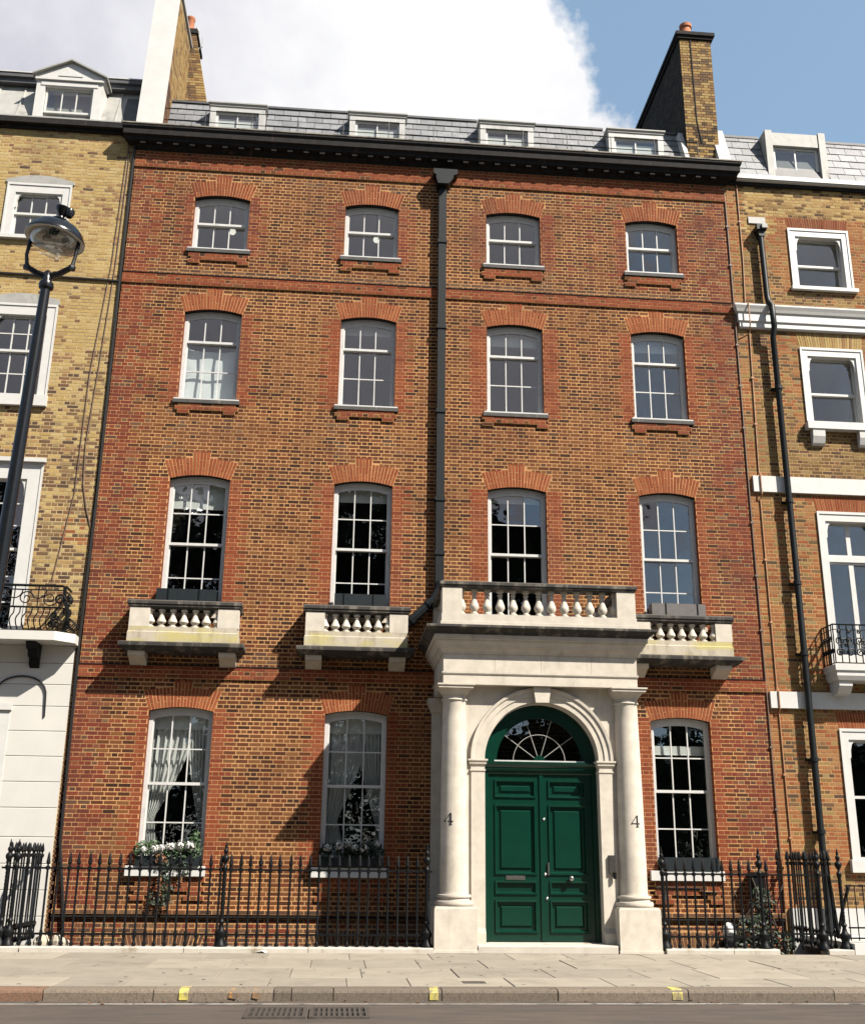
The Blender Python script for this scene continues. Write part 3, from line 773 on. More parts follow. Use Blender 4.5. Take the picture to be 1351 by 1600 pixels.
m.box(PX0, PX0+.25, yi, 0, 0, zt, skip='f'); m.box(PX1-.25, PX1, yi, 0, 0, zt, skip='f')
m.quad((PX0, yi, SP), (AC-AR, yi, SP), (AC-AR, yi, zt), (PX0, yi, zt)); m.quad((AC+AR, yi, SP), (PX1, yi, SP), (PX1, yi, zt), (AC+AR, yi, zt))
m.box(1.75, 5.09, yi, 0, zt-.02, zt, skip='')
portico = m.build('portico', 'stone_clean', house)
# respond pilasters against the house wall
for xc in (1.95, 4.92):
    m = MB(); m.box(xc-.25, xc+.24, -.12, 0, .70, 4.0); m.mould(xc-.25, xc+.24, -.12, 0, [(0, 3.95), (.03, 3.99), (.03, 4.02), (.08, 4.12), (.08, 4.22)]); m.mould(xc-.25, xc+.24, -.12, 0, [(.06, 0), (.06, .62), (.02, .70)])
    m.build('pilaster', 'stone', portico)
# archivolt, keystone, imposts, jamb strips
m = MB(); n = 44
st = [(AR+.002, -1.680), (AR+.10, -1.680), (AR+.105, -1.700), (AR+.185, -1.700), (AR+.20, -1.725), (AR+.245, -1.730), (AR+.25, -1.650)]
pr0 = [(AR+.002, -1.640)] + st
for i in range(n):
    a0 = math.pi*(1-i/n); a1 = math.pi*(1-(i+1)/n)
    for (r0, ya), (r1, yb) in zip(pr0, pr0[1:]):
        m.quad((AC+r0*math.cos(a0), ya, SP+.02+r0*math.sin(a0)), (AC+r0*math.cos(a1), ya, SP+.02+r0*math.sin(a1)), (AC+r1*math.cos(a1), yb, SP+.02+r1*math.sin(a1)), (AC+r1*math.cos(a0), yb, SP+.02+r1*math.sin(a0)))
m.build('archivolt', 'stone_clean', portico, smooth=False)
m = MB(); m.prism([(3.335, 3.965), (3.565, 3.965), (3.60, 4.232), (3.30, 4.232)], -1.785, -1.640); m.build('keystone', 'stone_clean', portico)
for a, b in ((2.19, AC-AR+.035), (AC+AR-.035, 4.70)):
    m = MB(); m.mould(a+.04, b-.04, -1.680, -1.400, [(.0, 2.80), (.015, 2.82), (.015, 2.84), (0, 2.85), (0, 2.90), (.03, 2.935), (.03, 2.96), (.05, 2.985), (.05, 3.012)]); m.build('impost', 'stone_clean', portico)
for a, b in ((2.235, AC-AR-.0), (AC+AR+.0, 4.655)):
    m = MB(); m.box(a, b, -1.680, -1.651, .30, 2.80); m.prism_x([(-1.750, 0), (-1.651, 0), (-1.651, .36), (-1.680, .36), (-1.750, .28)], a, b+.0); m.build('jamb', 'stone_clean', portico)
# columns
def col_prof():
    pr = [(.236, .868), (.232, .90)]
    for i in range(11):
        t = i/10; pr.append((.230 - .034*(t**1.6), .90 + t*3.06))
    return pr + [(.198, 3.965), (.215, 3.972), (.220, 3.985), (.215, 3.998), (.198, 4.003), (.198, 4.06)]
for xc in (1.952, 4.925):
    yc = -1.65
    m = MB(); m.lathe(col_prof(), (xc, yc, 0), n=40, cap=False); cl = m.build('column', 'stone_clean', portico, smooth=True)
    m = MB(); m.lathe([(.30, .688), (.312, .70), (.318, .73), (.312, .76), (.298, .77), (.262, .775), (.255, .80), (.262, .815), (.278, .82), (.284, .838), (.278, .858), (.255, .866), (.236, .869)], (xc, yc, 0), n=40); m.build('column_base', 'stone_clean', portico, smooth=True)
    m = MB(); m.lathe([(.198, 4.06), (.215, 4.063), (.225, 4.085), (.255, 4.125), (.285, 4.15), (.295, 4.165)], (xc, yc, 0), n=40, cap=False); m.mould(xc-.295, xc+.295, yc-.295, yc+.295, [(0, 4.166), (0, 4.205), (.02, 4.212), (.02, 4.236)]); m.build('capital', 'stone_clean', portico, smooth=True)
    m = MB(); m.mould(xc-.34, xc+.345, yc-.335, yc+.30, [(.012, 0), (.012, .04), (0, .05), (0, .655), (-.012, .672), (-.03, .688)]); m.build('column_plinth', 'stone_clean', portico)
    # the painted house number 4, following the curve of the shaft
    cxn = {1.952: 1.845, 4.925: 4.952}[xc]; zb, h, w = 1.935, .19, .145
    q = MB()
    strokes = [[(.62, 0), (.80, 0), (.80, 1), (.62, 1)], [(.0, .26), (.62, .26), (.62, .35), (.0, .35)], [(.80, .26), (1.0, .26), (1.0, .35), (.80, .35)],
               [(.0, .35), (.10, .35), (.62, .90), (.62, 1.0)], [(.50, -.0), (.92, -.0), (.92, .05), (.80, .06), (.62, .06), (.50, .05)]]
    def onshaft(u, v, lift):
        x = cxn + (u-.5)*w; r = .2265 + lift; dx = x - xc; return (x, yc - math.sqrt(r*r-dx*dx), zb + v*h)
    for s in strokes:
        q.poly([onshaft(u, v, .003) for u, v in s])
    q.build('house_number', 'cable_black', portico)
# entablature
m = MB()
m.mould(1.74, 5.10, -1.85, 0, [(0, 4.238), (0, 4.40), (.012, 4.405), (.022, 4.425), (.022, 4.45), (.0, 4.455)], cap=True); m.build('architrave', 'stone_clean', portico)
for a, b in ((1.74, 2.62), (2.624, 3.428), (3.432, 4.30), (4.304, 5.10)):
    m = MB(); m.box(a, b, -1.85, -.3, 4.456, 4.76); m.build('frieze_block', 'stone_clean', portico)
for a, b in ((1.7405, 1.99), (4.85, 5.0995)):
    m = MB(); m.box(a, b, -.299, 0, 4.456, 4.76); m.build('frieze_block', 'stone_clean', portico)
m = MB(); m.mould(1.74, 5.10, -1.85, 0, [(.0, 4.761), (.02, 4.765), (.03, 4.80), (.06, 4.84), (.07, 4.86), (.09, 4.865), (.10, 4.90), (.135, 4.955), (.14, 4.985), (.17, 4.99), (.17, 5.065)])
m.build('portico_cornice', 'stone', portico)
m = MB(); m.mould(1.74, 5.10, -1.85, 0, [(.171, 5.066), (.19, 5.075), (.20, 5.10), (.27, 5.15), (.315, 5.17), (.315, 5.21), (.1, 5.24), (.0, 5.245)]); m.build('cornice_weathering', 'stone_coping', portico)
m = MB(); m.mould(1.695, 5.115, -1.95, 0, [(.02, 5.24), (.02, 5.30), (0, 5.31), (0, 5.44)]); m.build('parapet_course', 'stone_clean', portico)
BAL2 = baluster_mesh(.465)
for a, b in ((1.705, 2.05), (4.775, 5.105)):
    m = MB(); m.box(a, b, -1.94, -1.60, 5.441, 5.905); m.build('die', 'stone_clean', portico)
    m = MB(); m.box(a, b, -.30, 0, 5.441, 5.905); m.build('die', 'stone_clean', portico)
p = (4.775-2.05)/12
for i in range(13): inst(BAL2, (2.05+i*p, -1.80, 5.44), portico, name='baluster')
for xs_ in (1.83, 4.98):
    for i in range(6): inst(BAL2, (xs_, -1.45+i*.21, 5.44), portico, name='baluster')
m = MB(); m.mould(1.70, 5.11, -1.95, -1.64, [(-.01, 5.905), (.01, 5.92), (.01, 5.94), (.03, 5.955), (.03, 6.0), (0, 6.02)]); m.build('coping', 'stone_coping', portico)
for a, b in ((1.685, 1.98), (4.83, 5.125)):
    m = MB(); m.box(a, b, -1.639, 0, 5.906, 6.015); m.build('coping', 'stone_coping', portico)
# doorstep
m = MB(); m.prism_x([(-2.0, 0.0), (-1.15, 0), (-1.15, .13), (-1.99, .115), (-2.0, .10)], 2.31, 4.545); m.build('doorstep', 'coping_white', portico)
m = MB(); m.box(2.30, 4.56, -1.985, -1.2, -.01, .035); m.build('doorstep_base', 'soot_shade_brick', portico)
m = MB(); m.box(4.515, 4.625, -1.725, -1.681, 1.20, 1.49); q_ = m.build('entryphone', 'brass_grey', portico)
m = MB(); m.lathe([(.028, 0), (.028, .10)], (4.60, -1.735, 1.12), n=10); m.build('entryphone_handset', 'black_iron', portico)
# door: frame, two leaves, transom, fanlight
yd = -1.42
m = MB(); m.box(AC-AR+.002, AC-AR+.085, yd-.05, yd+.08, .13, 2.80); m.box(AC+AR-.085, AC+AR-.002, yd-.05, yd+.08, .13, 2.80)
m.mould(AC-AR+.002, AC+AR-.002, yd-.03, yd+.08, [(0, 2.79), (.012, 2.81), (.012, 2.84), (.05, 2.87), (.05, 2.90), (.08, 2.93), (.095, 2.965), (.095, 2.99), (.03, 3.0)])
door = m.build('door', 'green_paint', house)
DX0, DX1 = AC-AR+.086, AC+AR-.086
def door_leaf(xa, xb, extra):
    m = MB(); yf = yd
    pans = [(2.41, 2.69), (1.175, 2.285), (.865, 1.065), (.275, .765)]
    pl, pr = xa+.115, xb-.105
    zs = [.135]; 
    m.box(xa, pl, yf, yf+.05, .135, 2.79); m.box(pr, xb, yf, yf+.05, .135, 2.79)
    edges = [.135] + [v for p_ in sorted(pans) for v in p_] + [2.79]
    for i in range(0, len(edges), 2): m.box(pl, pr, yf, yf+.05, edges[i], edges[i+1], skip='lr')
    lf = m.build('door_leaf', 'green_paint', door)
    for za, zb in pans:
        q = MB()
        # bolection moulding standing proud, a sloping field, a raised centre
        def ring(x0, x1, z0, z1, y): return [(x0, y, z0), (x1, y, z0), (x1, y, z1), (x0, y, z1)]
        small = zb - za < .25
        R_ = [ring(pl-.012, pr+.012, za-.012, zb+.012, yf-.001), ring(pl-.004, pr+.004, za-.004, zb+.004, yf-.024), ring(pl+.022, pr-.022, za+.022, zb-.022, yf-.022), ring(pl+.040, pr-.040, za+.040, zb-.040, yf+.030)]
        if not small: R_ += [ring(pl+.075, pr-.075, za+.075, zb-.075, yf+.030), ring(pl+.105, pr-.105, za+.105, zb-.105, yf+.004)]
        n0 = len(q.v)
        for k in R_: q.v += k
        for k in range(len(R_)-1):
            for i in range(4):
                j = (i+1) % 4; q.face((n0+4*k+i, n0+4*k+j, n0+4*k+4+j, n0+4*k+4+i))
        e = n0+4*(len(R_)-1); q.face((e, e+1, e+2, e+3))
        q.build('door_panel', 'green_paint', door)
    return lf
door_leaf(DX0, AC+.02, 0); door_leaf(AC+.026, DX1, 1)
m = MB(); m.box(AC-.012, AC+.052, yd-.022, yd-.001, .14, 2.785); m.build('astragal', 'green_paint', door)
m = MB(); m.box(2.845, 3.165, yd-.012, yd-.001, 1.085, 1.155); m.box(2.865, 3.145, yd-.018, yd-.011, 1.10, 1.14); m.build('letter_plate', 'steel', door)
m = MB(); m.lathe([(.022, 0), (.022, .02), (.038, .035), (.045, .06), (.036, .085), (.012, .095)], (0, 0, 0), n=16)
kn = MB(); kn.v = [(x+3.93, yd-.001-z, y+1.115) for x, y, z in m.v]; kn.f = m.f; kn.m = m.m; kn.t = m.t; kn.build('knob', 'steel', door, smooth=True)
m = MB(); m.box(3.545, 3.572, yd-.030, yd-.001, 1.165, 1.365); m.build('pull_handle', 'steel', door)
for lx, lz in ((3.492, 2.055), (3.50, 1.175), (3.52, .80)):
    m = MB(); m.lathe([(.022, 0), (.022, .012), (.010, .018)], n=12)
    k2 = MB(); k2.v = [(x+lx, yd-.022-z, y+lz) for x, y, z in m.v]; k2.f = m.f; k2.m = m.m; k2.t = m.t; k2.build('lock', 'steel', door)
m = MB(); n = 32; ro, ri = AR-.002, .775       # fanlight surround
cz = 3.0
for i in range(n):
    a0 = math.pi*(1-i/n); a1 = math.pi*(1-(i+1)/n)
    P = lambda r, a: (AC + r*math.cos(a), cz + r*math.sin(a))
    m.prism([P(ri, a0), P(ri, a1), P(ro, a1), P(ro, a0)], yd-.02, yd+.06)
    m.prism([P(ri-.04, a0), P(ri-.04, a1), P(ri, a1), P(ri, a0)], yd+.005, yd+.05)
fan = m.build('fanlight', 'green_paint', house)
m = MB(); m.prism([(AC+.10*math.cos(math.pi*i/10), cz+.01+.10*math.sin(math.pi*i/10)) for i in range(11)], yd-.025, yd+.05); m.build('hub', 'green_paint', fan)
m = MB(); m.box(AC-.78, AC+.78, yd-.03, yd+.03, cz, cz+.022); m.build('fanlight_rail', 'window_paint', fan)
for a in (36, 72, 108, 144):
    q = MB(); ca, sa = math.cos(R(a)), math.sin(R(a)); q.tube([(AC+.09*ca, yd+.012, cz+.01+.09*sa), (AC+.75*ca, yd+.012, cz+.01+.75*sa)], .006, 6); q.build('glazing_bar', 'lead', fan)
q = MB(); q.tube([(AC+.45*math.cos(math.pi*i/24), yd+.010, cz+.01+.45*math.sin(math.pi*i/24)) for i in range(25)], .006, 6); q.build('glazing_bar', 'lead', fan)
angs = [0, 36, 72, 108, 144, 180]
for a, b in zip(angs, angs[1:]):
    q = MB(); t = [R(lerp(a, b, i/6)) for i in range(7)]
    q.poly([(AC+.09*math.cos(t[0]), yd+.025, cz+.09*math.sin(t[0]))] + [(AC+.77*math.cos(v), yd+.025, cz+.77*math.sin(v)) for v in t] + [(AC+.09*math.cos(t[-1]), yd+.025, cz+.09*math.sin(t[-1]))])
    q.build('pane', 'glass', fan)
room(house, AC-1.1, AC+1.1, 0, 4.2, 'room_dark', yd+.1, 2.2)
# downpipe with hopper head
m = MB(); m.box(1.735, 1.895, -.155, -.03, 6.42, 15.25)
dp = m.build('downpipe', 'black_pipe', house)
m = MB(); m.prism([(1.70, 15.22), (1.93, 15.22), (2.03, 15.36), (2.03, 15.43), (2.12, 15.47), (2.12, 15.58), (1.60, 15.58), (1.60, 15.47), (1.66, 15.43), (1.66, 15.36)], -.30, -.01); m.build('hopper_head', 'black_pipe', dp)
for z in (13.85, 11.83, 9.95, 8.08, 6.98):
    m = MB(); m.box(1.715, 1.915, -.175, -.01, z, z+.075); m.build('collar', 'black_pipe', dp)
m = MB(); m.tube([(1.815, -.10, 6.45), (1.81, -.11, 6.30), (1.70, -.14, 6.08), (1.40, -.16, 5.78), (1.16, -.16, 5.55), (1.12, -.14, 5.2)], .085, 8); m.build('pipe_bend', 'black_pipe', dp)
for p_ in ((1.62, -.15, 6.0), (1.30, -.16, 5.68)):
    m = MB(); v = Vector((-.7, 0, -.7)).normalized()*.04; P0 = Vector(p_); m.tube([P0-v, P0+v], .105, 8); m.build('collar', 'black_pipe', dp)
# mansard, slates, dormers
MZ0, MZ1, MY0, MY1 = 16.20, 17.72, .36, .84
def mans(z): return lerp(MY0, MY1, (z-MZ0)/(MZ1-MZ0))
m = MB(); m.quad((HX0, MY0+.03, MZ0), (HX1, MY0+.03, MZ0), (HX1, MY1+.03, MZ1), (HX0, MY1+.03, MZ1))
m.quad((HX0, 0, 16.2), (HX1, 0, 16.2), (HX1, MY0+.03, MZ0), (HX0, MY0+.03, MZ0)); m.quad((HX0, MY1+.03, MZ1), (HX1, MY1+.03, MZ1), (HX1, 9, 17.55), (HX0, 9, 17.55))
roof = m.build('mansard_roof', 'dark_lead', house)
DORM = [(-3.345, -2.14), (-.25, 1.0), (2.705, 3.93), (5.67, 6.95)]
gaps = [(-4.30, -3.36), (-2.125, -.265), (1.015, 2.69), (3.945, 5.655), (6.965, 7.50)]
SLT = {}
def slates(parent, gaps, mans, z0, z1, w0, h0):
    q = math.ceil((z1-z0)/h0)
    for (ga, gb) in gaps:
        for j in range(q):
            za = z0 + j*h0; zb = min(za+h0*1.06, z1); x = ga - (w0/2 if j % 2 else 0)
            while x < gb-.02:
                a, b = max(x, ga)+.003, min(x+w0, gb)-.003; x += w0
                if b-a < .03: continue
                w = round(b-a, 2); k = (w, round(zb-za, 2))
                if k not in SLT:
                    dy = mans(zb)-mans(za); s = MB()
                    s.v = [(-w/2, -.022, 0), (w/2, -.022, 0), (w/2, dy-.006, zb-za), (-w/2, dy-.006, zb-za), (-w/2, .0, 0), (w/2, 0, 0)]
                    for f in ((0, 1, 2, 3), (4, 5, 1, 0)): s.face(f)
                    s.face((0, 3, 4)); s.face((1, 5, 2)); SLT[k] = s.mesh('slate', 'slate', origin=(0, 0, 0))[0]
                inst(SLT[k], ((a+b)/2, mans(za) + random.uniform(-.003, .002), za), parent, name='slate')
slates(roof, gaps, mans, 16.3, 17.70, .36, .20)
for ga, gb in gaps:
    m = MB(); m.box(ga, gb, MY1-.05, MY1+.06, MZ1-.02, MZ1+.03); m.build('ridge_flashing', 'dark_lead', roof)
for xl, xr in DORM:
    m = MB(); y0, y1 = .40, 1.1; zt = 17.33
    m.box(xl, xl+.13, y0, y1, 16.2, zt); m.box(xr-.13, xr, y0, y1, 16.2, zt); m.box(xl+.13, xr-.13, y0+.001, y0+.2, zt-.10, zt)
    m.box(xl+.17, xr-.17, y0+.02, y0+.12, 16.2, 16.55)
    d = m.build('dormer', 'dormer_paint', house)
    m = MB(); m.mould(xl, xr, y0, y1, [(0, zt+.001), (.02, zt+.02), (.02, zt+.05), (.05, zt+.08), (.05, zt+.11), (-.1, zt+.15)]); m.build('dormer_roof', 'lead', d)
    sash(d, xl+.131, xr-.131, 16.3, zt-.101, y0+.06, 2, 1, mat='window_paint', stile=.05, bar=.028)
    m = MB(); m.box(xl+.12, xr-.12, y0+.112, y0+.12, 16.55, 17.10); m.build('dormer_blind', 'blind', d)
    room(d, xl+.01, xr-.01, 16.2, zt-.02, 'room_dark', y0+.13, 2.0)
# thin guard rail along the roof edge
m = MB()
for z in (16.72, 17.02): m.tube([(-4.40, .16, z), (7.66, .16, z)], .010, 5)
x = -4.40
while x < 7.7: m.tube([(x, .16, 16.22), (x, .16, 17.03)], .010, 5); x += 1.005
m.build('roof_guard_rail', 'black_iron', house)
# chimney stacks
def stack(parent, x0, x1, y0, y1, z0, z1, pots, cap=True, front=None, frontm='brick_stack', potr=.14, flank='stack', mort='mortar_yellow'):
    m = MB(); m.box(x0, x1, y0, y1, z0, z1)
    st = m.build('chimney_stack', mort, parent)
    r = MB(); r0 = int(z0/CH); r1 = int(z1/CH)
    for rr in range(r0, r1):
        za, zb = rr*CH+.006, (rr+1)*CH-.006; w = .225 if rr % 2 else .1125
        x = x0 + (0.0 if rr % 2 else .056)
        xs_ = [x0] + [v for v in [x + w*i for i in range(-2, int((x1-x0)/w)+3)] if x0+.03 < v < x1-.03] + [x1]
        for a, b in zip(xs_, xs_[1:]):
            r.tint = pick('stack', a, za)[0] if random.random() > .12*(za < z0+1.6)*3 else (.09, .06, .035); r.box(a+.005, b-.005, y0-.007, y0+.01, za, zb, skip='b')
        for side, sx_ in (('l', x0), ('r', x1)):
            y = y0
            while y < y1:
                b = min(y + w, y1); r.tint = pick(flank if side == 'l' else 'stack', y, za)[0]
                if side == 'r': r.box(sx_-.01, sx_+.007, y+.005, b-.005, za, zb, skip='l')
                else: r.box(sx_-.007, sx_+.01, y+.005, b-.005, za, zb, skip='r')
                y += w
    o = r.build('brickwork', 'brick_stack', st); o['kind'] = 'stuff'
    if cap:
        m = MB(); m.box(x0-.05, x1+.05, y0-.05, y1+.05, z1, z1+.08); m.box(x0-.09, x1+.09, y0-.09, y1+.09, z1+.08, z1+.17); m.build('stack_cap', 'soot_shade_brick', st)
    for px, py, h in pots:
        m = MB(); m.lathe([(potr*1.1, 0), (potr*1.1, .05), (potr*.92, .08), (potr*.86, h-.10), (potr*1.05, h-.08), (potr*1.08, h), (potr*.85, h), (potr*.85, h-.2)], (px, py, z1+(.17 if cap else 0)), n=20); m.build('chimney_pot', 'terracotta', st, smooth=True)
    return st
stack(house, 7.50, 8.26, .4, 6.5, 16.2, 20.12, [(7.76, .62, .42)], flank='stack_soot_shade', mort='soot_shade_brick')  # left flank and mortar: soot plus shade put into the colour
m = MB(); sx = lambda z: lerp(-3.82, -4.21, (z-19.2)/1.9)     # battered stack behind the white wall
m.prism([(-4.75, 16.5), (sx(16.5), 16.5), (sx(21.05), 21.05), (-4.75, 21.05)], 2.45, 3.3)
st = m.build('chimney_stack', 'mortar_yellow', house)
r = MB()
for k in range(int(16.6/CH), int(21.0/CH)):
    w = .225 if k % 2 else .1125; xe = sx(k*CH); x = xe
    while x > -4.75:
        a = max(x-w, -4.75); r.tint = pick('stack', a, k*CH)[0]; r.box(a+.006, x-.006, 2.443, 2.46, k*CH+.007, (k+1)*CH-.007, skip='b'); x -= w
r.build('brickwork', 'brick_stack', st)['kind'] = 'stuff'
m = MB(); m.box(-4.8, sx(21.05)+.05, 2.40, 3.35, 21.051, 21.13); m.box(-4.8, sx(21.05)+.02, 2.42, 3.33, 21.131, 21.20); m.build('stack_cap', 'soot_shade_brick', st)
m = MB(); m.lathe([(.12, 0), (.12, .05), (.105, .08), (.10, .50), (.115, .52), (.115, .58), (.09, .58), (.09, .4)], (-4.42, 2.75, 21.20), n=20); m.build('chimney_pot', 'terracotta', st, smooth=True)
m = MB(); m.tube([(7.76, .385, 20.2), (7.78, .385, 17.8), (7.86, .385, 17.2)], .014, 5); m.build('stack_cable', 'cable_black', house)
m = MB(); m.tube([(-4.19, 2.9, 20.6), (-4.20, 2.9, 21.5), (-4.28, 2.9, 21.65)], .018, 5); m.tube([(-4.20, 2.9, 21.0), (-4.10, 2.9, 21.05), (-4.10, 2.9, 21.35)], .015, 5); m.build('aerial_mast', 'lead', house)

# ------------------------------------------------------------------ left house
random.seed(31)
LX0, LX1 = -9.6, -4.86
lh = thing('terraced_house', (-7.2, 0, 0), 'yellow brick house with white stucco ground floor and pedimented dormer, left of the townhouse', 'building')
Lw = [Opening(-7.29, -5.99, 13.53, 14.79, 0, 0, 0, 0, .08), Opening(-7.34, -5.96, 9.88, 11.98, 0, 0, 0, 0, .14), Opening(-7.42, -5.84, 5.30, 8.60, 0, 0, 0, 0, 0)]
def lblock(z):
    out = []
    for i, o in enumerate(Lw):
        if o.zs - o.sillb < z < o.zsp + (.17 if i < 2 else 0): out.append((o.xl, o.xr))
    return out
def lzone(x, z, r):
    n_ = noise.noise((x*.5, 7.7, z*.35))
    if z > 10.6 + n_*1.2: return ('yellow' if random.random() < .93 else 'yellow_brown'), 0
    if z > 9.0: return ('yellow' if random.random() < .45 else 'yellow_brown'), 0
    if 7.0 < z < 7.5 and x > -5.4 and random.random() < .5: return 'orange', 0
    return ('yellow_brown' if random.random() < .72 else 'yellow'), 0
m = MB(); wall_sheet(m, LX0, LX1+.03, 5.0, 16.2, Lw, reveal=.2); 
for xa, xb, za, zb in ((LX0, -7.15, -2.6, 5.0), (-6.16, LX1+.03, -2.6, 5.0), (-7.15, -6.16, 3.55, 5.0), (-7.15, -6.16, -2.6, .08)): m.quad((xa, 0, za), (xb, 0, za), (xb, 0, zb), (xa, 0, zb))
m.build('wall', ['mortar_yellow', 'white_paint'], lh)
lay_bricks(lh, bond(LX0, LX1+.03, 5.1, 16.15, lblock, lzone), 'brick_yellow', lambda x, z: z > 5.6 and x > -8.2, mortar='mortar_yellow')
m = MB(); m.quad((LX0, 9, -2.6), (LX1, 9, -2.6), (LX1, 9, 18), (LX0, 9, 18)); m.quad((LX0, .02, -2.6), (LX0, 9, -2.6), (LX0, 9, 17), (LX0, .02, 16)); m.quad((LX1, .02, -2.6), (LX1, 9, -2.6), (LX1, 9, 17), (LX1, .02, 16)); m.build('party_wall', 'mortar_yellow', lh)
m = MB()       # brown brick strip beside the stucco, its own quoin
b_ = bond(-4.855, -4.775, .0, 5.1, lambda z: [], lambda x, z, r: ('ground' if random.random() < .6 else 'tan_dark', 0))
for b in b_: m.tint = b[4]; m.box(b[0], b[1], -b[5], .01, b[2], b[3], skip='b')
m.build('edge_brickwork', 'brick_brown', lh)['kind'] = 'stuff'
# stucco ground floor, channelled courses
jz = [-.3, .40, .82, 1.25, 1.69, 2.18, 2.62, 3.06, 3.50, 3.94, 4.33, 4.72, 5.04]
LD = (-7.45, -5.86, 3.92)
for a, b in zip(jz, jz[1:]):
    for xa, xb in ([(LX0, LX1)] if a > 3.9 else [(LX0, LD[0]), (LD[1], LX1)]):
        if b > 3.94 and a < 3.9: pass
        m = MB(); m.prism_x([(-.001, a), (-.03, a+.004), (-.036, a+.012), (-.036, b-.010), (-.03, b-.003), (-.001, b-.001)], xa, xb); m.build('stucco_course', 'stucco', lh)
# parapet gutter and mansard
m = MB(); m.box(LX0, LX1+.06, -.06, .1, 16.12, 16.2); m.box(LX0, LX1+.06, -.16, .12, 16.201, 16.33); m.build('parapet_gutter', 'soot_shade_brick', lh)
m = MB(); m.box(LX0, LX1+.06, -.165, .3, 16.331, 16.36); m.build('gutter_lining', 'lead', lh)
m = MB(); m.quad((LX0, .3, 16.3), (-4.8, .3, 16.3), (-4.8, .95, 17.95), (LX0, .95, 17.95)); m.quad((LX0, 1.0, 18.12), (-4.8, 1.0, 18.12), (-4.8, 6, 18.9), (LX0, 6, 18.9))
rf = m.build('mansard_roof', 'lead', lh)
for x in (-9.3, -8.7, -8.1, -7.55, -5.42):
    m = MB(); m.tube([(x, .29, 16.3), (x, .95, 17.95)], .028, 6); m.build('lead_roll', 'lead', rf)
m = MB(); m.quad((-5.28, .292, 16.32), (-4.84, .292, 16.32), (-4.84, .86, 17.75), (-5.28, .86, 17.75)); m.build('slate_patch', 'dark_lead', rf)
m = MB(); m.box(LX0, -4.8, .78, 1.0, 17.93, 18.05); m.box(LX0, -4.8, .72, 1.05, 18.051, 18.14); m.build('roof_eaves', 'dark_lead', rf)
m = MB(); m.prism_x([(.70, 18.15), (1.2, 18.15), (1.2, 18.30), (.78, 18.24)], LX0, -4.8); m.build('roof_capping', 'lead', rf)
dl, dr, y0 = -7.17, -5.74, .42
m = MB(); m.box(dl, dl+.19, y0, 1.4, 16.3, 17.75); m.box(dr-.19, dr, y0, 1.4, 16.3, 17.75); m.box(dl+.19, dr-.19, y0+.001, y0+.3, 17.60, 17.75); m.box(dl+.19, dr-.19, y0+.02, y0+.3, 16.3, 16.62)
dorm = m.build('dormer', 'white_paint', lh)
m = MB(); m.box(dl+.10, dr-.10, y0-.015, y0-.001, 17.62, 17.72); m.box(dl-.03, dr+.03, y0-.05, y0+.2, 17.751, 17.80)
m.prism([(dl-.05, 17.80), (dr+.05, 17.80), (dr+.05, 17.86), ((dl+dr)/2, 18.24), (dl-.05, 17.86)], y0-.02, y0+.4); m.prism([(dl+.45, 17.87), (dr-.45, 17.87), ((dl+dr)/2, 18.04)], y0-.035, y0-.021); m.build('pediment', 'white_paint', dorm)
m = MB(); cx = (dl+dr)/2
for s in (-1, 1):
    e = dl-.10 if s < 0 else dr+.10
    q = [(e, 17.845), (cx, 18.255), (cx, 18.295), (e, 17.885)]
    if s > 0: q = q[::-1]
    m.prism(q, y0-.10, 1.6)
m.build('dormer_roof', 'lead', dorm)
sash(dorm, dl+.20, dr-.20, 16.62, 17.0, y0+.12, 3, 1, mat='white_paint'); sash(dorm, dl+.20, dr-.20, 16.96, 17.6, y0+.07, 3, 1, mat='white_paint')
room(dorm, dl+.02, dr-.02, 16.3, 17.74, 'room_mid', y0+.18, 2)
def cased_window(house, o, casing, mat, y=0.0, setb=.14):
    """a white timber casing with ears, standing in the opening"""
    m = MB(); c = casing
    m.box(o.xl, o.xl+c, y-.02, y+setb, o.zs, o.zsp); m.box(o.xr-c, o.xr, y-.02, y+setb, o.zs, o.zsp); m.box(o.xl+c, o.xr-c, y-.0195, y+setb, o.zsp-c*1.3, o.zsp)
    m.box(o.xl-.012, o.xl+.03, y-.035, y-.0205, o.zs, o.zsp); m.box(o.xr-.03, o.xr+.012, y-.035, y-.0205, o.zs, o.zsp); m.box(o.xl-.012, o.xr+.012, y-.036, y-.0206, o.zsp-.05, o.zsp+.005)
    w = m.build('window', 'white_paint', house)
    xa, xb, zt = o.xl+c, o.xr-c, o.zsp-c*1.3
    for x, d in ((xa, 1), (xb, -1)):
        p = [(x, zt), (x, zt-.36), (x+d*.035, zt-.33), (x+d*.04, zt-.20), (x+d*.07, zt-.09), (x+d*.12, zt-.03), (x+d*.14, zt)]
        if d < 0: p = p[::-1]
        ear = MB(); ear.prism(p, y+.01, y+.05); ear.build('sash_ear', 'white_paint', w)
    return w, o.xl+c-.005, o.xr-c+.005, zt+.005
def hood(parent, xl, xr, z, rise, h, mat='lead'):
    m = MB(); n = 12; xc = (xl+xr)/2; hw = (xr-xl)/2
    A = lambda x: z + h + rise*(1-((x-xc)/hw)**2)
    for i in range(n):
        xa, xb = lerp(xl, xr, i/n), lerp(xl, xr, (i+1)/n); m.prism([(xa, z), (xb, z), (xb, A(xb)), (xa, A(xa))], -.03, .06)
    return m.build('window_hood', mat, parent)
o = Lw[0]; w, a, b, zt = cased_window(lh, o, .17, 'white_paint'); sash(w, a, b, 14.09, zt, .07, 3, 1, mat='white_paint'); sash(w, a, b, o.zs+.01, 14.13, .11, 3, 1, mat='white_paint')
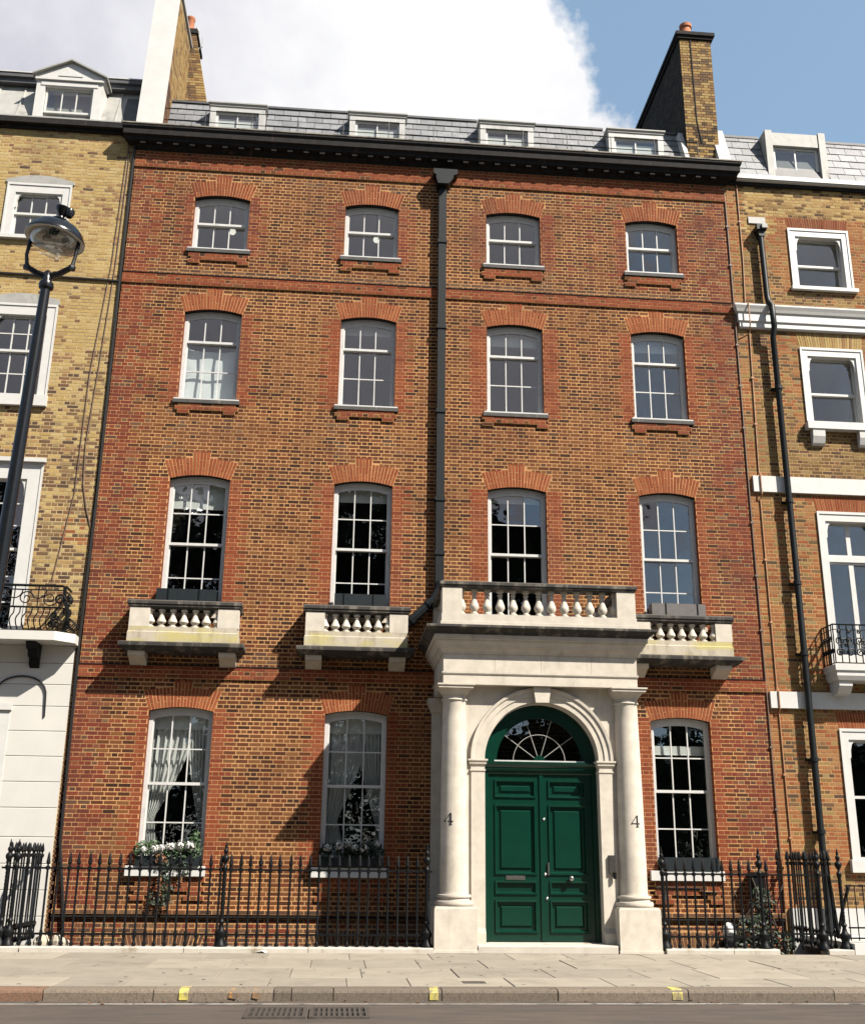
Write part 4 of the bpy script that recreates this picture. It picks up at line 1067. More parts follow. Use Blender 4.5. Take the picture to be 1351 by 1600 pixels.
hood(w, o.xl-.05, o.xr+.05, o.zsp+.012, .13, .06); sill(w, o.xl-.06, o.xr+.04, o.zs-.08, o.zs, 'white_paint', -.09); room(lh, o.xl-.5, o.xr+.5, 13.0, 15.2, 'room_pale', .22)
o = Lw[1]; w, a, b, zt = cased_window(lh, o, .19, 'white_paint'); sash(w, a, b, 10.95, zt, .07, 3, 2, mat='white_paint'); sash(w, a, b, o.zs+.10, 10.99, .11, 3, 2, mat='white_paint')
hood(w, o.xl-.02, o.xr+.03, o.zsp+.012, .13, .09); sill(w, o.xl-.05, o.xr+.03, o.zs-.13, o.zs+.10, 'white_paint', -.09); room(lh, o.xl-.5, o.xr+.5, 9.4, 12.4, 'room_mid', .22)
o = Lw[2]; w, a, b, zt = cased_window(lh, o, .27, 'white_paint'); sash(w, a, b, 6.85, zt, .07, 3, 3, mat='white_paint'); sash(w, a, b, o.zs+.02, 6.89, .11, 3, 3, mat='white_paint')
m = MB(); m.box(o.xl-.04, o.xr+.05, -.10, -.037, o.zsp-.02, o.zsp+.06); m.build('window_cornice', 'white_paint', w); room(lh, o.xl-.5, o.xr+.5, 5.0, 9.0, 'room_dark', .22)
# ground floor door surround
m = MB(); m.box(LD[1]-.30, LD[1]+.0, -.05, .15, 0, LD[2]); m.box(LD[0], LD[0]+.30, -.05, .15, 0, LD[2]); m.box(LD[0]+.30, LD[1]-.30, -.0495, .15, 3.55, LD[2]); m.box(LD[0]-.02, LD[1]+.03, -.09, -.051, 3.86, 3.97)
q_ = m.build('door_surround', 'white_paint', lh); sash(q_, LD[0]+.30, LD[1]-.30, .1, 3.55, .08, 2, 4, mat='white_paint'); room(lh, LD[0]-.2, LD[1]+.2, 0, 3.95, 'room_dark', .19)
# first floor balcony with bellied iron railing
m = MB(); m.prism([(LX0, 5.045), (-4.99, 5.045), (-4.99, 5.20), (LX0, 5.20)], -.62, -.04); m.v = m.v
sl = MB(); P_ = [(LX0, -.62), (-5.10, -.62), (-4.80, -.36), (-4.80, -.037), (LX0, -.037)]; n0 = 0
sl.v = [(x, y, 5.04) for x, y in P_] + [(x, y, 5.20) for x, y in P_]; sl.f = [(4, 3, 2, 1, 0), (5, 6, 7, 8, 9)] + [(i, (i+1) % 5, 5+(i+1) % 5, 5+i) for i in range(5)]; sl.m = [0]*7; sl.t = [None]*7
lbal = sl.build('balcony', 'stucco', lh)
for x in (-5.62, -7.6):
    m = MB(); m.prism_x([(-.50, 5.04), (-.42, 4.92), (-.30, 4.90), (-.26, 4.80), (-.16, 4.78), (-.12, 4.66), (-.04, 4.62), (-.04, 5.04)], x, x+.17); m.build('balcony_bracket', 'black_iron', lbal)
def belly(t):    # outward bulge of a bar, t from foot to rail
    return .0 + .20*math.sin(math.pi*min(1, t/.75))**1.2*(1 if t < .75 else 0)
def curvedbar(fx, fy, nx, ny, z0, z1, k=9):
    return [(fx + nx*belly(i/k), fy + ny*belly(i/k), lerp(z0, z1, i/k)) for i in range(k+1)]
x = -5.17
while x > -9.4:
    m = MB(); m.tube(curvedbar(x, -.46, 0, -1, 5.22, 5.66), .012, 5); m.build('railing_bar', 'black_iron', lbal); x -= .105
for i in range(4):
    y = -.42 + i*.12
    m = MB(); m.tube(curvedbar(-5.04, y, 1, 0, 5.22, 5.66), .012, 5); m.build('railing_bar', 'black_iron', lbal)
m = MB()
for z, r in ((5.225, .018), (5.66, .018), (5.98, .013), (6.06, .024)): m.tube([(-9.5, -.46, z), (-5.10, -.46, z), (-5.04, -.40, z), (-5.04, -.04, z)], r, 6)
m.build('balcony_rail', 'black_iron', lbal)
def scroll(cx, cz, r, turns=1.6, dirn=1, y=0, k=26, plane='x', cy=0):
    out = []
    for i in range(k+1):
        t = i/k; a = dirn*t*turns*2*math.pi; rr = r*(1-t*.8)
        if plane == 'x': out.append((cx + rr*math.cos(a), y, cz + rr*math.sin(a)))
        else: out.append((y, cx + rr*math.cos(a), cz + rr*math.sin(a)))
    return out
x = -5.30; i = 0
while x > -9.4:
    m = MB(); m.tube(scroll(x, 5.82, .14, 1.5, 1 if i % 2 else -1, -.46), .0115, 5); m.tube([(x-.21+.14*math.cos(a/8*math.pi), -.46, 5.98-.16*math.sin(a/8*math.pi)) for a in range(9)], .0115, 5)
    m.tube([(x-.21, -.46, 5.66), (x-.21, -.46, 6.06)], .0115, 5); m.build('railing_scroll', 'black_iron', lbal); x -= .42; i += 1
m = MB()       # ornate corner standard
for y, z, r, d in ((-.30, 5.55, .10, 1), (-.15, 5.45, .09, -1), (-.32, 5.36, .09, -1), (-.14, 5.62, .08, 1), (-.30, 5.86, .09, -1), (-.13, 5.86, .08, 1)): m.tube(scroll(y, z, r, 1.5, d, -5.0, plane='y'), .019, 5)
for cx, cz, r, d in ((-5.13, 5.36, .10, 1), (-5.18, 5.50, .08, -1), (-5.11, 5.80, .10, 1), (-5.22, 5.34, .06, 1)): m.tube(scroll(cx, cz, r, 1.5, d, -.50), .020, 5)
m.tube([(-5.02, -.46, 5.22), (-4.93, -.55, 5.40), (-4.94, -.54, 5.60), (-5.04, -.46, 5.80), (-5.06, -.44, 6.06)], .034, 6)
for i in range(5): m.lathe([(.005, 0), (.035, .02), (.03, .05), (.004, .07)], (-4.97+.02*i % .05, -.50, 5.3+i*.13), n=8)
m.build('corner_standard', 'black_iron', lbal)

# ------------------------------------------------------------------ right house
random.seed(41)
RX0, RX1 = 8.15, 13.2
rh = thing('terraced_house', (10.5, 0, 0), 'yellow and orange brick house with broad white string bands, right of the townhouse', 'building')
Rw = [Opening(9.50, 10.86, 13.33, 14.79, 0, .28, .05, 0, .08), Opening(9.50, 10.86, 10.12, 11.87, 0, .36, .06, 0, .17), Opening(9.50, 10.86, 5.00, 8.19, 0, .34, .06, 0, 0), Opening(9.50, 10.86, 1.34, 3.84, 0, .31, .06, 0, .10)]
def rblock(z):
    out = []
    for o in Rw: out += o.blocked(z)
    return out
def rzone(x, z, r):
    for i, o in enumerate(Rw):
        if o.zs-.1 < z < o.zsp+.32:
            d = o.xl - x if x < o.xl else x - o.xr
            if 0 < d < (.50 if r % 4 < 2 else .34) and random.random() < (.85 if z < 9 or z > 13.2 else .5): return 'orange', 0
    if x < 8.47 + .11*(r % 2) - .0: return ('orange' if random.random() < (.9 if z < 9 else .65) else 'olive'), 0
    if x < 8.72 and z < 9 and random.random() < .35: return 'orange', 0
    if z > 14.6: return ('yellow' if random.random() < .62 else 'olive'), 0
    if 9.9 > z > 8.9: return ('olive' if random.random() < .6 else 'yellow_brown'), 0
    return ('olive' if random.random() < .55 else ('yellow_brown' if random.random() < .7 else 'orange')), 0
m = MB(); wall_sheet(m, RX0-.02, RX1, -2.6, 16.0, Rw, reveal=.3); m.build('wall', ['mortar_orange', 'white_paint'], rh)
lay_bricks(rh, bond(RX0-.01, RX1, .6, 15.9, rblock, rzone), 'brick_orange', lambda x, z: z > 1.7 and x < 9.6)
m = MB(); m.quad((RX0, 9, -2.6), (RX1, 9, -2.6), (RX1, 9, 18), (RX0, 9, 18)); m.quad((RX1, .02, -2.6), (RX1, 9, -2.6), (RX1, 9, 17), (RX1, .02, 16)); m.quad((RX0, .02, -2.6), (RX0, 9, -2.6), (RX0, 9, 17), (RX0, .02, 16)); m.build('party_wall', 'mortar_yellow', rh)
m = MB(); m.box(RX0+.06, RX1, -.05, .01, -2.6, .62); m.build('white_basement_wall', 'white_plaster', rh)
for i, o in enumerate(Rw):
    m = MB(); voussoirs(m, o, ('red', 'yellow', 'rubbed', 'rubbed')[i], 26, split=False); m.build('arch', 'brick_orange', rh)
# white string bands
m = MB(); m.mould(8.22, RX1, -.06, .02, [(0, 12.24), (.02, 12.27), (.02, 12.38), (.05, 12.40), (.05, 12.58), (.08, 12.60), (.10, 12.66), (.13, 12.73), (.13, 12.765)]); m.build('string_band', 'white_paint', rh)
m = MB(); m.mould(8.21, RX1, -.06, .02, [(0, 8.56), (0, 8.90)]); m.build('string_band', 'white_paint', rh)
m = MB(); m.mould(8.18, RX1, -.07, .02, [(0, 4.20), (0, 4.515)]); m.build('string_band', 'white_paint', rh)
# ladder of windows
o = Rw[0]; w, a, b, zt = cased_window(rh, o, .145, 'white_paint', setb=.24); sash(w, a, b, 13.92, zt, .14, 1, 1, mat='white_paint', stile=.05); sash(w, a, b, o.zs+.0, 13.97, .19, 1, 1, mat='white_paint', stile=.05); sill(w, o.xl-.05, o.xr+.08, o.zs-.08, o.zs, 'white_paint', -.09); room(rh, o.xl-.5, o.xr+.5, 12.9, 15.2, 'room_pale', .32)
o = Rw[1]; w, a, b, zt = cased_window(rh, o, .145, 'white_paint', setb=.24); sash(w, a, b, 10.84, zt, .14, 1, 1, mat='white_paint', stile=.05); sash(w, a, b, o.zs, 10.89, .19, 1, 1, mat='white_paint', stile=.05); sill(w, o.xl-.06, o.xr+.06, o.zs-.16, o.zs, 'white_paint', -.17); room(rh, o.xl-.5, o.xr+.5, 9.8, 12.2, 'room_pale', .32)
for x in (9.54, 10.54):
    m = MB(); m.prism_x([(-.15, 9.96), (-.14, 9.80), (-.09, 9.66), (-.05, 9.62), (0, 9.62), (0, 9.96)], x, x+.26); m.build('sill_bracket', 'white_paint', w)
o = Rw[2]; w, a, b, zt = cased_window(rh, o, .15, 'white_paint', setb=.24)
sash(w, a, b, 7.28, zt, .15, 2, 1, mat='white_paint', stile=.05, bar=.09); m = MB(); m.box(a, b, .12, .22, 7.18, 7.279); m.build('transom', 'white_paint', w); sash(w, a, b, 5.05, 7.179, .15, 2, 1, mat='white_paint', stile=.05, bar=.10, rail_b=.25); room(rh, o.xl-.5, o.xr+.5, 4.9, 8.6, 'room_mid', .32)
o = Rw[3]; w, a, b, zt = cased_window(rh, o, .155, 'white_paint', setb=.24); sash(w, a, b, 2.56, zt, .14, 1, 1, mat='white_paint', stile=.05); sash(w, a, b, o.zs+.12, 2.61, .19, 1, 1, mat='white_paint', stile=.05); sill(w, o.xl-.06, o.xr+.06, o.zs-.10, o.zs+.12, 'white_paint', -.10); room(rh, o.xl-.5, o.xr+.5, .8, 4.1, 'room_dark', .32)
# small balcony with scrolled iron front
m = MB(); m.mould(9.34, 10.96, -.50, 0, [(-.04, 4.70), (0, 4.78), (0, 4.86), (.03, 4.88), (.03, 4.99)]); rb = m.build('balcony', 'white_paint', rh)
for x in (9.40, 10.62):
    m = MB(); m.prism_x([(-.42, 4.70), (-.42, 4.60), (-.30, 4.46), (0, 4.44), (0, 4.70)], x, x+.26); m.build('balcony_bracket', 'white_paint', rb)
m = MB(); z0, z1 = 5.02, 5.76
for z, r in ((z0, .012), (z1, .016), (z1-.10, .008)): m.tube([(9.34, 0, z), (9.34, -.50, z), (10.96, -.50, z), (10.96, 0, z)], r, 5)
m.build('balcony_rail', 'black_iron', rb)
for i in range(13):
    m = MB(); x = 9.34 + i*.135; m.tube([(x, -.50, z0), (x, -.50, z1)], .012, 5); m.build('railing_bar', 'black_iron', rb)
for i in range(5):
    m = MB(); y = -.42 + i*.10; m.tube([(9.34, y, z0), (9.34, y, z1)], .012, 5); m.tube(scroll(y, 5.25, .06, 1.5, 1, 9.34, plane='y'), .012, 5); m.tube(scroll(y+.03, 5.5, .06, 1.5, -1, 9.34, plane='y'), .012, 5); m.build('railing_bar', 'black_iron', rb)
for i in range(8):
    m = MB(); x = 9.45 + i*.20
    m.tube(scroll(x, 5.22, .085, 1.6, 1, -.50), .012, 5); m.tube(scroll(x, 5.45, .085, 1.6, -1, -.50), .012, 5); m.tube(scroll(x, 5.62, .04, 1.4, 1, -.50), .012, 5); m.build('railing_scroll', 'black_iron', rb)
m = MB()
for k in range(8):
    a = k*math.pi/4; m.tube([(10.0+.03*math.cos(a), -.51, 5.35+.03*math.sin(a)), (10.0+.11*math.cos(a+.2), -.515, 5.35+.11*math.sin(a+.2)), (10.0+.14*math.cos(a), -.51, 5.35+.14*math.sin(a))], .012, 5)
m.tube([(10.0+.17*math.cos(i*math.pi/10), -.505, 5.35+.17*math.sin(i*math.pi/10)) for i in range(21)], .010, 5); m.build('railing_rosette', 'black_iron', rb)
# roof
m = MB(); m.box(RX0+.25, RX1, -.13, .12, 15.90, 16.03); m.box(RX0+.25, RX1, -.16, -.131, 15.93, 16.03); m.build('parapet_gutter', 'white_paint', rh)
m = MB(); m.box(RX0+.0, RX1, -.06, .1, 15.82, 15.899); m.build('eaves', 'soot_shade_brick', rh)
rmans = lambda z: lerp(.12, .62, (z-16.0)/1.6)
m = MB(); m.quad((RX0+.2, .14, 16.0), (RX1, .14, 16.0), (RX1, .65, 17.6), (RX0+.2, .65, 17.6)); m.quad((RX0, .64, 17.6), (RX1, .64, 17.6), (RX1, 9, 17.9), (RX0, 9, 17.9)); rr = m.build('mansard_roof', 'dark_lead', rh)
slates(rr, [(8.42, 9.30), (10.75, RX1)], rmans, 16.02, 17.58, .40, .235)
for a, b in ((8.45, 9.3), (10.75, RX1)):
    m = MB(); m.box(a, b, .58, .7, 17.56, 17.62); m.build('ridge_flashing', 'dark_lead', rr)
dl, dr, y0 = 9.31, 10.74, .22
m = MB(); m.box(dl, dl+.16, y0, 1.3, 16.04, 17.55); m.box(dr-.16, dr, y0, 1.3, 16.04, 17.55); m.box(dl+.16, dr-.16, y0+.02, y0+.3, 17.16, 17.50); dorm = m.build('dormer', 'lead', rh)
sash(dorm, dl+.17, dr-.17, 16.12, 17.15, y0+.10, 2, 1, mat='white_paint', stile=.07, bar=.03); room(dorm, dl+.02, dr-.02, 16.05, 17.5, 'room_pale', y0+.17, 2)
m = MB()        # raked white party parapets
m.prism_x([(-.02, 15.98), (.30, 15.98), (.95, 17.62), (.95, 17.72), (.58, 17.72)], 8.17, 8.45); m.build('parapet_wall', 'white_plaster', rh)
m = MB(); m.prism_x([(.14, 16.35), (.6, 16.35), (.9, 17.62), (.62, 17.62)], 7.40, 7.50); m.build('parapet_wall', 'white_plaster', house)
m = MB(); m.prism_x([(.02, 16.30), (2.35, 16.30), (2.35, 20.55), (.62, 20.55)], -4.85, -4.29); pw = m.build('stack_wall', 'white_plaster', house)
r = MB()
for k in range(int(16.4/CH), int(20.5/CH)):
    za = k*CH; ys = .05 + (za-16.3)*.60/4.25; w = .225 if k % 2 else .1125; y = ys
    while y < 2.3:
        b = min(y+w, 2.34); r.tint = pick('stack' if (za > 17.6 + (y-.5)*-.8 or y > .9) else 'ground', y, za)[0]; r.box(-4.30, -4.283, y+.005, b-.005, za+.006, za+.069, skip='l'); y += w
o = r.build('brickwork', 'brick_stack', pw); o['kind'] = 'stuff'
m = MB(); m.box(-4.87, -4.24, .55, 2.40, 20.551, 20.62); m.build('wall_coping', 'lead', pw)
# cast iron downpipe
m = MB(); px = 8.84
m.tube([(px-.02, -.12, 14.72), (px, -.12, 13.0), (px+.01, -.14, 12.86), (px+.02, -.265, 12.70), (px+.03, -.265, 12.2), (px+.03, -.15, 12.0), (px+.05, -.15, 7.3), (px+.05, -.15, 4.4), (px+.03, -.15, -1.0)], .062, 10)
rp = m.build('downpipe', 'black_pipe', rh, smooth=True)
for z in (10.8, 8.3, 6.6, 5.2, 3.2, 1.9):
    m = MB(); m.lathe([(.062, 0), (.078, .005), (.078, .085), (.062, .09)], (px+.045, -.15, z), n=12); m.box(px-.07, px+.16, -.09, -.001, z+.02, z+.06); m.build('collar', 'black_pipe', rp)
m = MB(); m.box(px-.12, px+.10, -.22, -.005, 14.60, 14.72); m.prism([(px-.07, 14.45), (px+.05, 14.45), (px+.08, 14.60), (px-.10, 14.60)], -.19, -.02); m.build('hopper_head', 'black_pipe', rp)
m = MB(); m.box(px-.22, px+.16, -.03, -.004, 14.86, 15.02); m.build('cement_patch', 'white_plaster', rh)
m = MB(); m.box(px-.02, px+.10, -.26, -.221, 14.62, 14.72); m.build('junction_box', 'lead', rp)
# cables and thin pipes up the party lines
def cable(label, pts, r, mat, name='cable', clips=0):
    m = MB(); m.tube(pts, r, 6)
    if clips:
        for a, b in zip(pts, pts[1:]):
            A, B = Vector(a), Vector(b); L_ = (B-A).length; k = int(L_/clips)
            for i in range(1, k+1):
                p = A.lerp(B, i/(k+1)); m.box(p.x-r*2.2, p.x+r*2.2, p.y-r*1.4, p.y+r, p.z-.02, p.z+.02)
    return tag(m.build(name, mat), label, 'cable', 'cables and thin pipes on the fronts')
cable('thick black cable running down the joint left of the townhouse', [(-4.79, -.03, 16.2), (-4.80, -.03, 12.6), (-4.775, -.03, 8.0), (-4.79, -.06, 5.1), (-4.765, -.03, 3.2), (-4.74, -.03, 1.6), (-4.60, -.05, .75), (-4.52, -.05, .1), (-4.5, -.05, -1)], .026, 'cable_black')
cable('thin dark cable on the yellow brick, outer one of the pair', [(-4.93, -.015, 16.0), (-5.0, -.015, 13.0), (-5.18, -.015, 10.5), (-5.2, -.015, 8.0), (-5.42, -.015, 6.3)], .011, 'cable_brown')
cable('thin dark cable on the yellow brick, nearest the townhouse', [(-4.88, -.015, 16.0), (-4.92, -.015, 13.0), (-5.02, -.015, 10.6), (-5.10, -.015, 9.0), (-5.06, -.015, 8.2), (-4.95, -.015, 7.7), (-4.82, -.015, 7.3)], .011, 'cable_brown')
cable('black cable strung level across the yellow brick below its top window', [(-9.6, -.03, 12.69), (-7.2, -.03, 12.65), (-4.78, -.03, 12.60)], .024, 'cable_black')
cable('dark thin pipe down the right edge of the townhouse', [(8.13, -.02, 15.7), (8.13, -.02, 12.8), (8.12, -.02, 9.0), (8.13, -.02, 4.6), (8.13, -.02, 1.2), (8.10, -.02, -1)], .015, 'cable_brown', clips=1.2)
cable('brick coloured thin pipe down the orange brick beside the white bands', [(8.42, -.02, 15.85), (8.42, -.02, 13.9), (8.38, -.02, 12.8), (8.38, -.20, 12.77), (8.38, -.20, 12.3), (8.42, -.02, 12.15), (8.36, -.02, 9.0), (8.36, -.08, 8.91), (8.36, -.08, 8.5), (8.34, -.02, 8.4), (8.34, -.02, 4.6), (8.34, -.085, 4.52), (8.34, -.085, 4.18), (8.34, -.02, 4.1), (8.36, -.02, .7)], .014, 'cable_orange', clips=1.4)
cable('looped black cable over the white doorway at the left edge', [(-6.4, -.05, 4.10)] + [(-5.72+.45*math.cos(math.pi*(1-i/14)), -.06, 4.05+.42*math.sin(math.pi*i/14)**.7) for i in range(2, 15)] + [(-5.26, -.05, 3.75)], .016, 'cable_black')

# ------------------------------------------------------------------ railings
random.seed(51)
def bar_mesh(top=1.45, rail=1.20, low=.25, r=.0175, foot=.055, name='railing_bar'):
    m = MB(); k = rail
    m.lathe([(.016, foot), (.030, foot+.03), (.034, foot+.055), (.022, foot+.085), (r, foot+.10), (r, low-.06), (.026, low-.03), (.026, low+.03), (r, low+.055), (r, k-.02), (.032, k-.02), (.032, k+.03), (r*.8, k+.04), (.016, k+.06), (.034, k+.085), (.029, k+.12), (.015, top-.03), (.002, top)], n=8)
    return m.mesh(name, 'black_iron', smooth=True, origin=(0, 0, 0))[0]
BAR = bar_mesh()
TBAR = bar_mesh(1.60, 1.385, .30, .0145)
pm = MB()       # turned standard with twisted shaft, urn and flame finial
pm.lathe([(.10, .05), (.10, .10), (.07, .14), (.06, .20), (.085, .24), (.085, .29), (.045, .33), (.03, .40), (.05, .44), (.03, .47)] + [(.026 + .006*(i % 2), .49 + i*.028) for i in range(25)] + [(.04, 1.20), (.045, 1.24), (.025, 1.27), (.02, 1.30), (.05, 1.345), (.06, 1.38), (.052, 1.41), (.022, 1.44), (.036, 1.475), (.038, 1.50), (.018, 1.53), (.022, 1.56), (.003, 1.64)], n=12)
POST = pm.mesh('railing_post', 'black_iron', smooth=True, origin=(0, 0, 0))[0]
def fence(label, p0, p1, n, bar, rails, posts=(), skip=None, group=None, xbase=0):
    A, B = Vector(p0), Vector(p1); t = thing('railing', tuple((A+B)/2), label, 'railing', group)
    d = (B-A).normalized()
    for z, h, w in rails:
        m = MB(); w2 = Vector((-d.y, d.x, 0))*w/2
        c = [A-w2, B-w2, B+w2, A+w2]; m.v = [(p.x, p.y, z-h/2) for p in c] + [(p.x, p.y, z+h/2) for p in c]
        m.f = [(3, 2, 1, 0), (4, 5, 6, 7)] + [(i, (i+1) % 4, 4+(i+1) % 4, 4+i) for i in range(4)]; m.m = [0]*6; m.t = [None]*6
        m.build('rail', 'black_iron', t)
    for i in range(n):
        p = A.lerp(B, (i+.5)/n)
        if any((p-Vector((q[0], q[1], 0))).length < .07 for q in posts): continue
        inst(bar, (p.x + random.uniform(-.004, .004), p.y, random.uniform(-.006, .006)), t, rot=(random.uniform(-.006, .006), random.uniform(-.010, .010), random.uniform(0, 3)), name='railing_bar')
    for q in posts: inst(POST, (q[0], q[1], 0), t, name='railing_post')
    return t
YR = -1.85
G_ = 'black iron railings round the basement areas'
fence('long black spear topped railing from the left edge to the portico', (-5.15, YR, 0), (1.58, YR, 0), 43, BAR, [(1.21, .03, .045), (.25, .03, .04)], [(-4.93, YR), (-1.714, YR), (1.50, YR)], group=G_)
fence('black railing running back to the wall between the white house and the townhouse', (-5.06, YR+.05, 0), (-5.0, -.05, 0), 13, TBAR, [(1.39, .03, .04), (.30, .03, .04)], [(-5.06, YR)], group=G_)
fence('black railing at the left edge in front of the white stucco', (-8.6, YR, 0), (-5.20, YR, 0), 21, BAR, [(1.21, .03, .045), (.25, .03, .04)], [], group=G_)
fence('black spear topped railing right of the portico under the dark planter', (5.36, YR, 0), (7.20, YR, 0), 12, BAR, [(1.21, .03, .045), (.25, .03, .04), (.37, .018, .02)], [(5.36, YR), (7.00, YR)], group=G_)
fence('black railing running back to the wall at the right edge of the townhouse', (8.24, YR+.05, 0), (8.22, -.05, 0), 13, TBAR, [(1.39, .03, .04), (.30, .03, .04)], [(8.36, YR)], group=G_)
fence('short railing of the basement gate beside the dark steps', (7.24, YR, 0), (8.20, YR, 0), 6, TBAR, [(1.21, .03, .04), (.30, .03, .04)], [(7.99, YR)], group=G_)
t = thing('handrail', (8.9, YR, 0), 'plain low black handrail of the white doorstep at the right edge', 'handrail')
m = MB()
for z in (1.05, .40, .24): m.box(8.44, 10.2, YR-.015, YR+.015, z-.012, z+.012)
m.build('rail', 'black_iron', t)
for i in range(13):
    m = MB(); x = 8.46 + i*.14; m.tube([(x, YR, .2), (x, YR, 1.04)], .010, 6); m.build('railing_bar', 'black_iron', t)
m = MB(); m.tube([(8.55, YR+.1, 1.04), (8.62, YR+.6, .6), (8.60, YR+.8, .2)], .03, 6); m.tube([(8.40, YR+.5, 1.2), (8.48, YR+.5, .2)], .035, 6); m.build('gate_stay', 'black_iron', t)
m = MB(); m.box(8.43, 10.6, PF-.02, -.06, -.01, .165); tag(m.build('doorstep', 'white_paint'), 'white painted doorstep at the right edge of the pavement', 'doorstep')
# ------------------------------------------------------------------ street lamp
lx, ly, lz = -4.314, -6.2, 9.10
lean = (4.414-4.314)/(9.1-5.24)
lamp = thing('street_lamp', (lx - lean*lz, ly, 0), 'tall black lamp post with domed hood and glass bowl', 'street lamp')
B0 = Vector((lx-lean*lz, ly, 0)); T0 = Vector((lx, ly, lz))
m = MB(); k = [0, .02, .021, .14, .141, .5, .9, .985, 1.0]; rr_ = [.17, .17, .14, .13, .10, .092, .075, .066, .066]
m.tube([B0.lerp(T0, t) for t in k], rr_, 14); m.build('post', 'lamp_black', lamp, smooth=True)
m = MB(); m.lathe([(.066, -.14), (.098, -.12), (.105, -.08), (.098, -.04), (.07, -.03), (.066, .02), (.055, .12), (.02, .16)], tuple(T0), n=14); m.build('post_collar', 'lamp_black', lamp, smooth=True)
m = MB(); tl = (.06, 0, 0)      # forked yoke: two arms out, then up to the rim
hc = Vector((lx+.035, ly, 9.78))
for s in (-1, 1):
    e = Vector((lx+.01+s*.315, ly-.02*s, 9.32)); m.tube([(lx, ly, 9.16), (lx+s*.15, ly, 9.215), tuple(e)], [.055, .045, .04], 8); m.lathe([(.0, -.05), (.05, -.04), (.055, .0), (.04, .03)], tuple(e), n=8)
    m.tube([tuple(e), (e.x + s*.02, ly, 9.50), (hc.x + s*.335, ly, 9.745)], [.03, .026, .03], 8)
m.build('yoke', 'lamp_black', lamp, smooth=True)
tm = Matrix.Rotation(R(7), 3, 'Y')
def tilted(mb, name, mat):
    mb.v = [tuple(tm @ Vector(v) + hc) for v in mb.v]; return mb.build(name, mat, lamp, smooth=True)
m = MB(); m.lathe([(.405, -.03), (.415, -.02), (.415, .01), (.40, .03), (.37, .10), (.30, .175), (.19, .225), (.11, .24), (.10, .27), (.13, .285), (.12, .30), (.05, .32), (.04, .36), (.06, .40), (.10, .46), (.11, .50), (.06, .51), (.02, .52)], n=28, cap=False); tilted(m, 'hood', 'lamp_black')
m = MB(); m.lathe([(.404, -.029), (.36, -.02), (.345, .02), (.25, .10), (.05, .13)], n=28, cap=False); tilted(m, 'reflector', 'lamp_inner')
m = MB(); m.lathe([(.34, -.01), (.335, -.06), (.30, -.14), (.24, -.19), (.15, -.215), (.01, -.225)], n=28, cap=False); tilted(m, 'glass_bowl', 'lamp_glass')
m = MB(); m.lathe([(.405, -.035), (.418, -.028), (.405, -.02)], n=28, cap=False); tilted(m, 'rim', 'white_paint')
m = MB()
for a in range(3):
    c, s = math.cos(a*2.1+.6)*.15, math.sin(a*2.1+.6)*.15; m.lathe([(.02, -.02), (.06, 0), (.065, .06), (.03, .10)], (c, s, -.02), n=10)
tilted(m, 'lamp_holder', 'black_iron'); m = MB(); m.box(-.13, .11, -.06, .06, -.10, -.04); tilted(m, 'bulb', 'white_paint')
m = MB(); m.lathe([(.02, 0), (.05, .02), (.075, .10), (.06, .14), (.02, .15)], (.10, 0, .36), n=10); tilted(m, 'photocell', 'lamp_black')

# ------------------------------------------------------------------ flower boxes, planters, plants
random.seed(61)
def leafcloud(m, cx, cy, cz, rx, ry, rz, n, size):
    for i in range(n):
        while True:
            p = Vector((random.uniform(-1, 1), random.uniform(-1, 1), random.uniform(-1, 1)))
            if p.length < 1: break
        c = Vector((cx+p.x*rx, cy+p.y*ry, cz+p.z*rz)); a = Vector((random.gauss(0, 1), random.gauss(0, 1), random.gauss(0, 1))).normalized(); b = a.orthogonal().normalized()
        s = size*random.uniform(.6, 1.3); u = a*s; w = b*s*.55
        m.quad(tuple(c-u), tuple(c+w*.9), tuple(c+u), tuple(c-w*.9))
def flower(parent, x, y, z, r):
    m = MB()
    for i in range(60):
        d = Vector((random.gauss(0, 1), random.gauss(0, 1)*.8, random.gauss(0, .8)+.15)).normalized(); c = Vector((x, y, z)) + d*r*random.uniform(.55, 1.15); a = d.orthogonal().normalized(); b = d.cross(a); s = r*random.uniform(.20, .36)
        m.poly([tuple(c + (a*math.cos(k*math.pi/2.5)+b*math.sin(k*math.pi/2.5))*s*(1 if k % 2 else .8) + d*s*.2*(k % 2)) for k in range(5)])
    st = MB(); st.tube([(x, y+.02, z), (x+.01, y+.06, z-.16)], .005, 5); st.build('flower_stalk', 'leaf', parent)
    return m.build('flower_head', 'petal', parent)
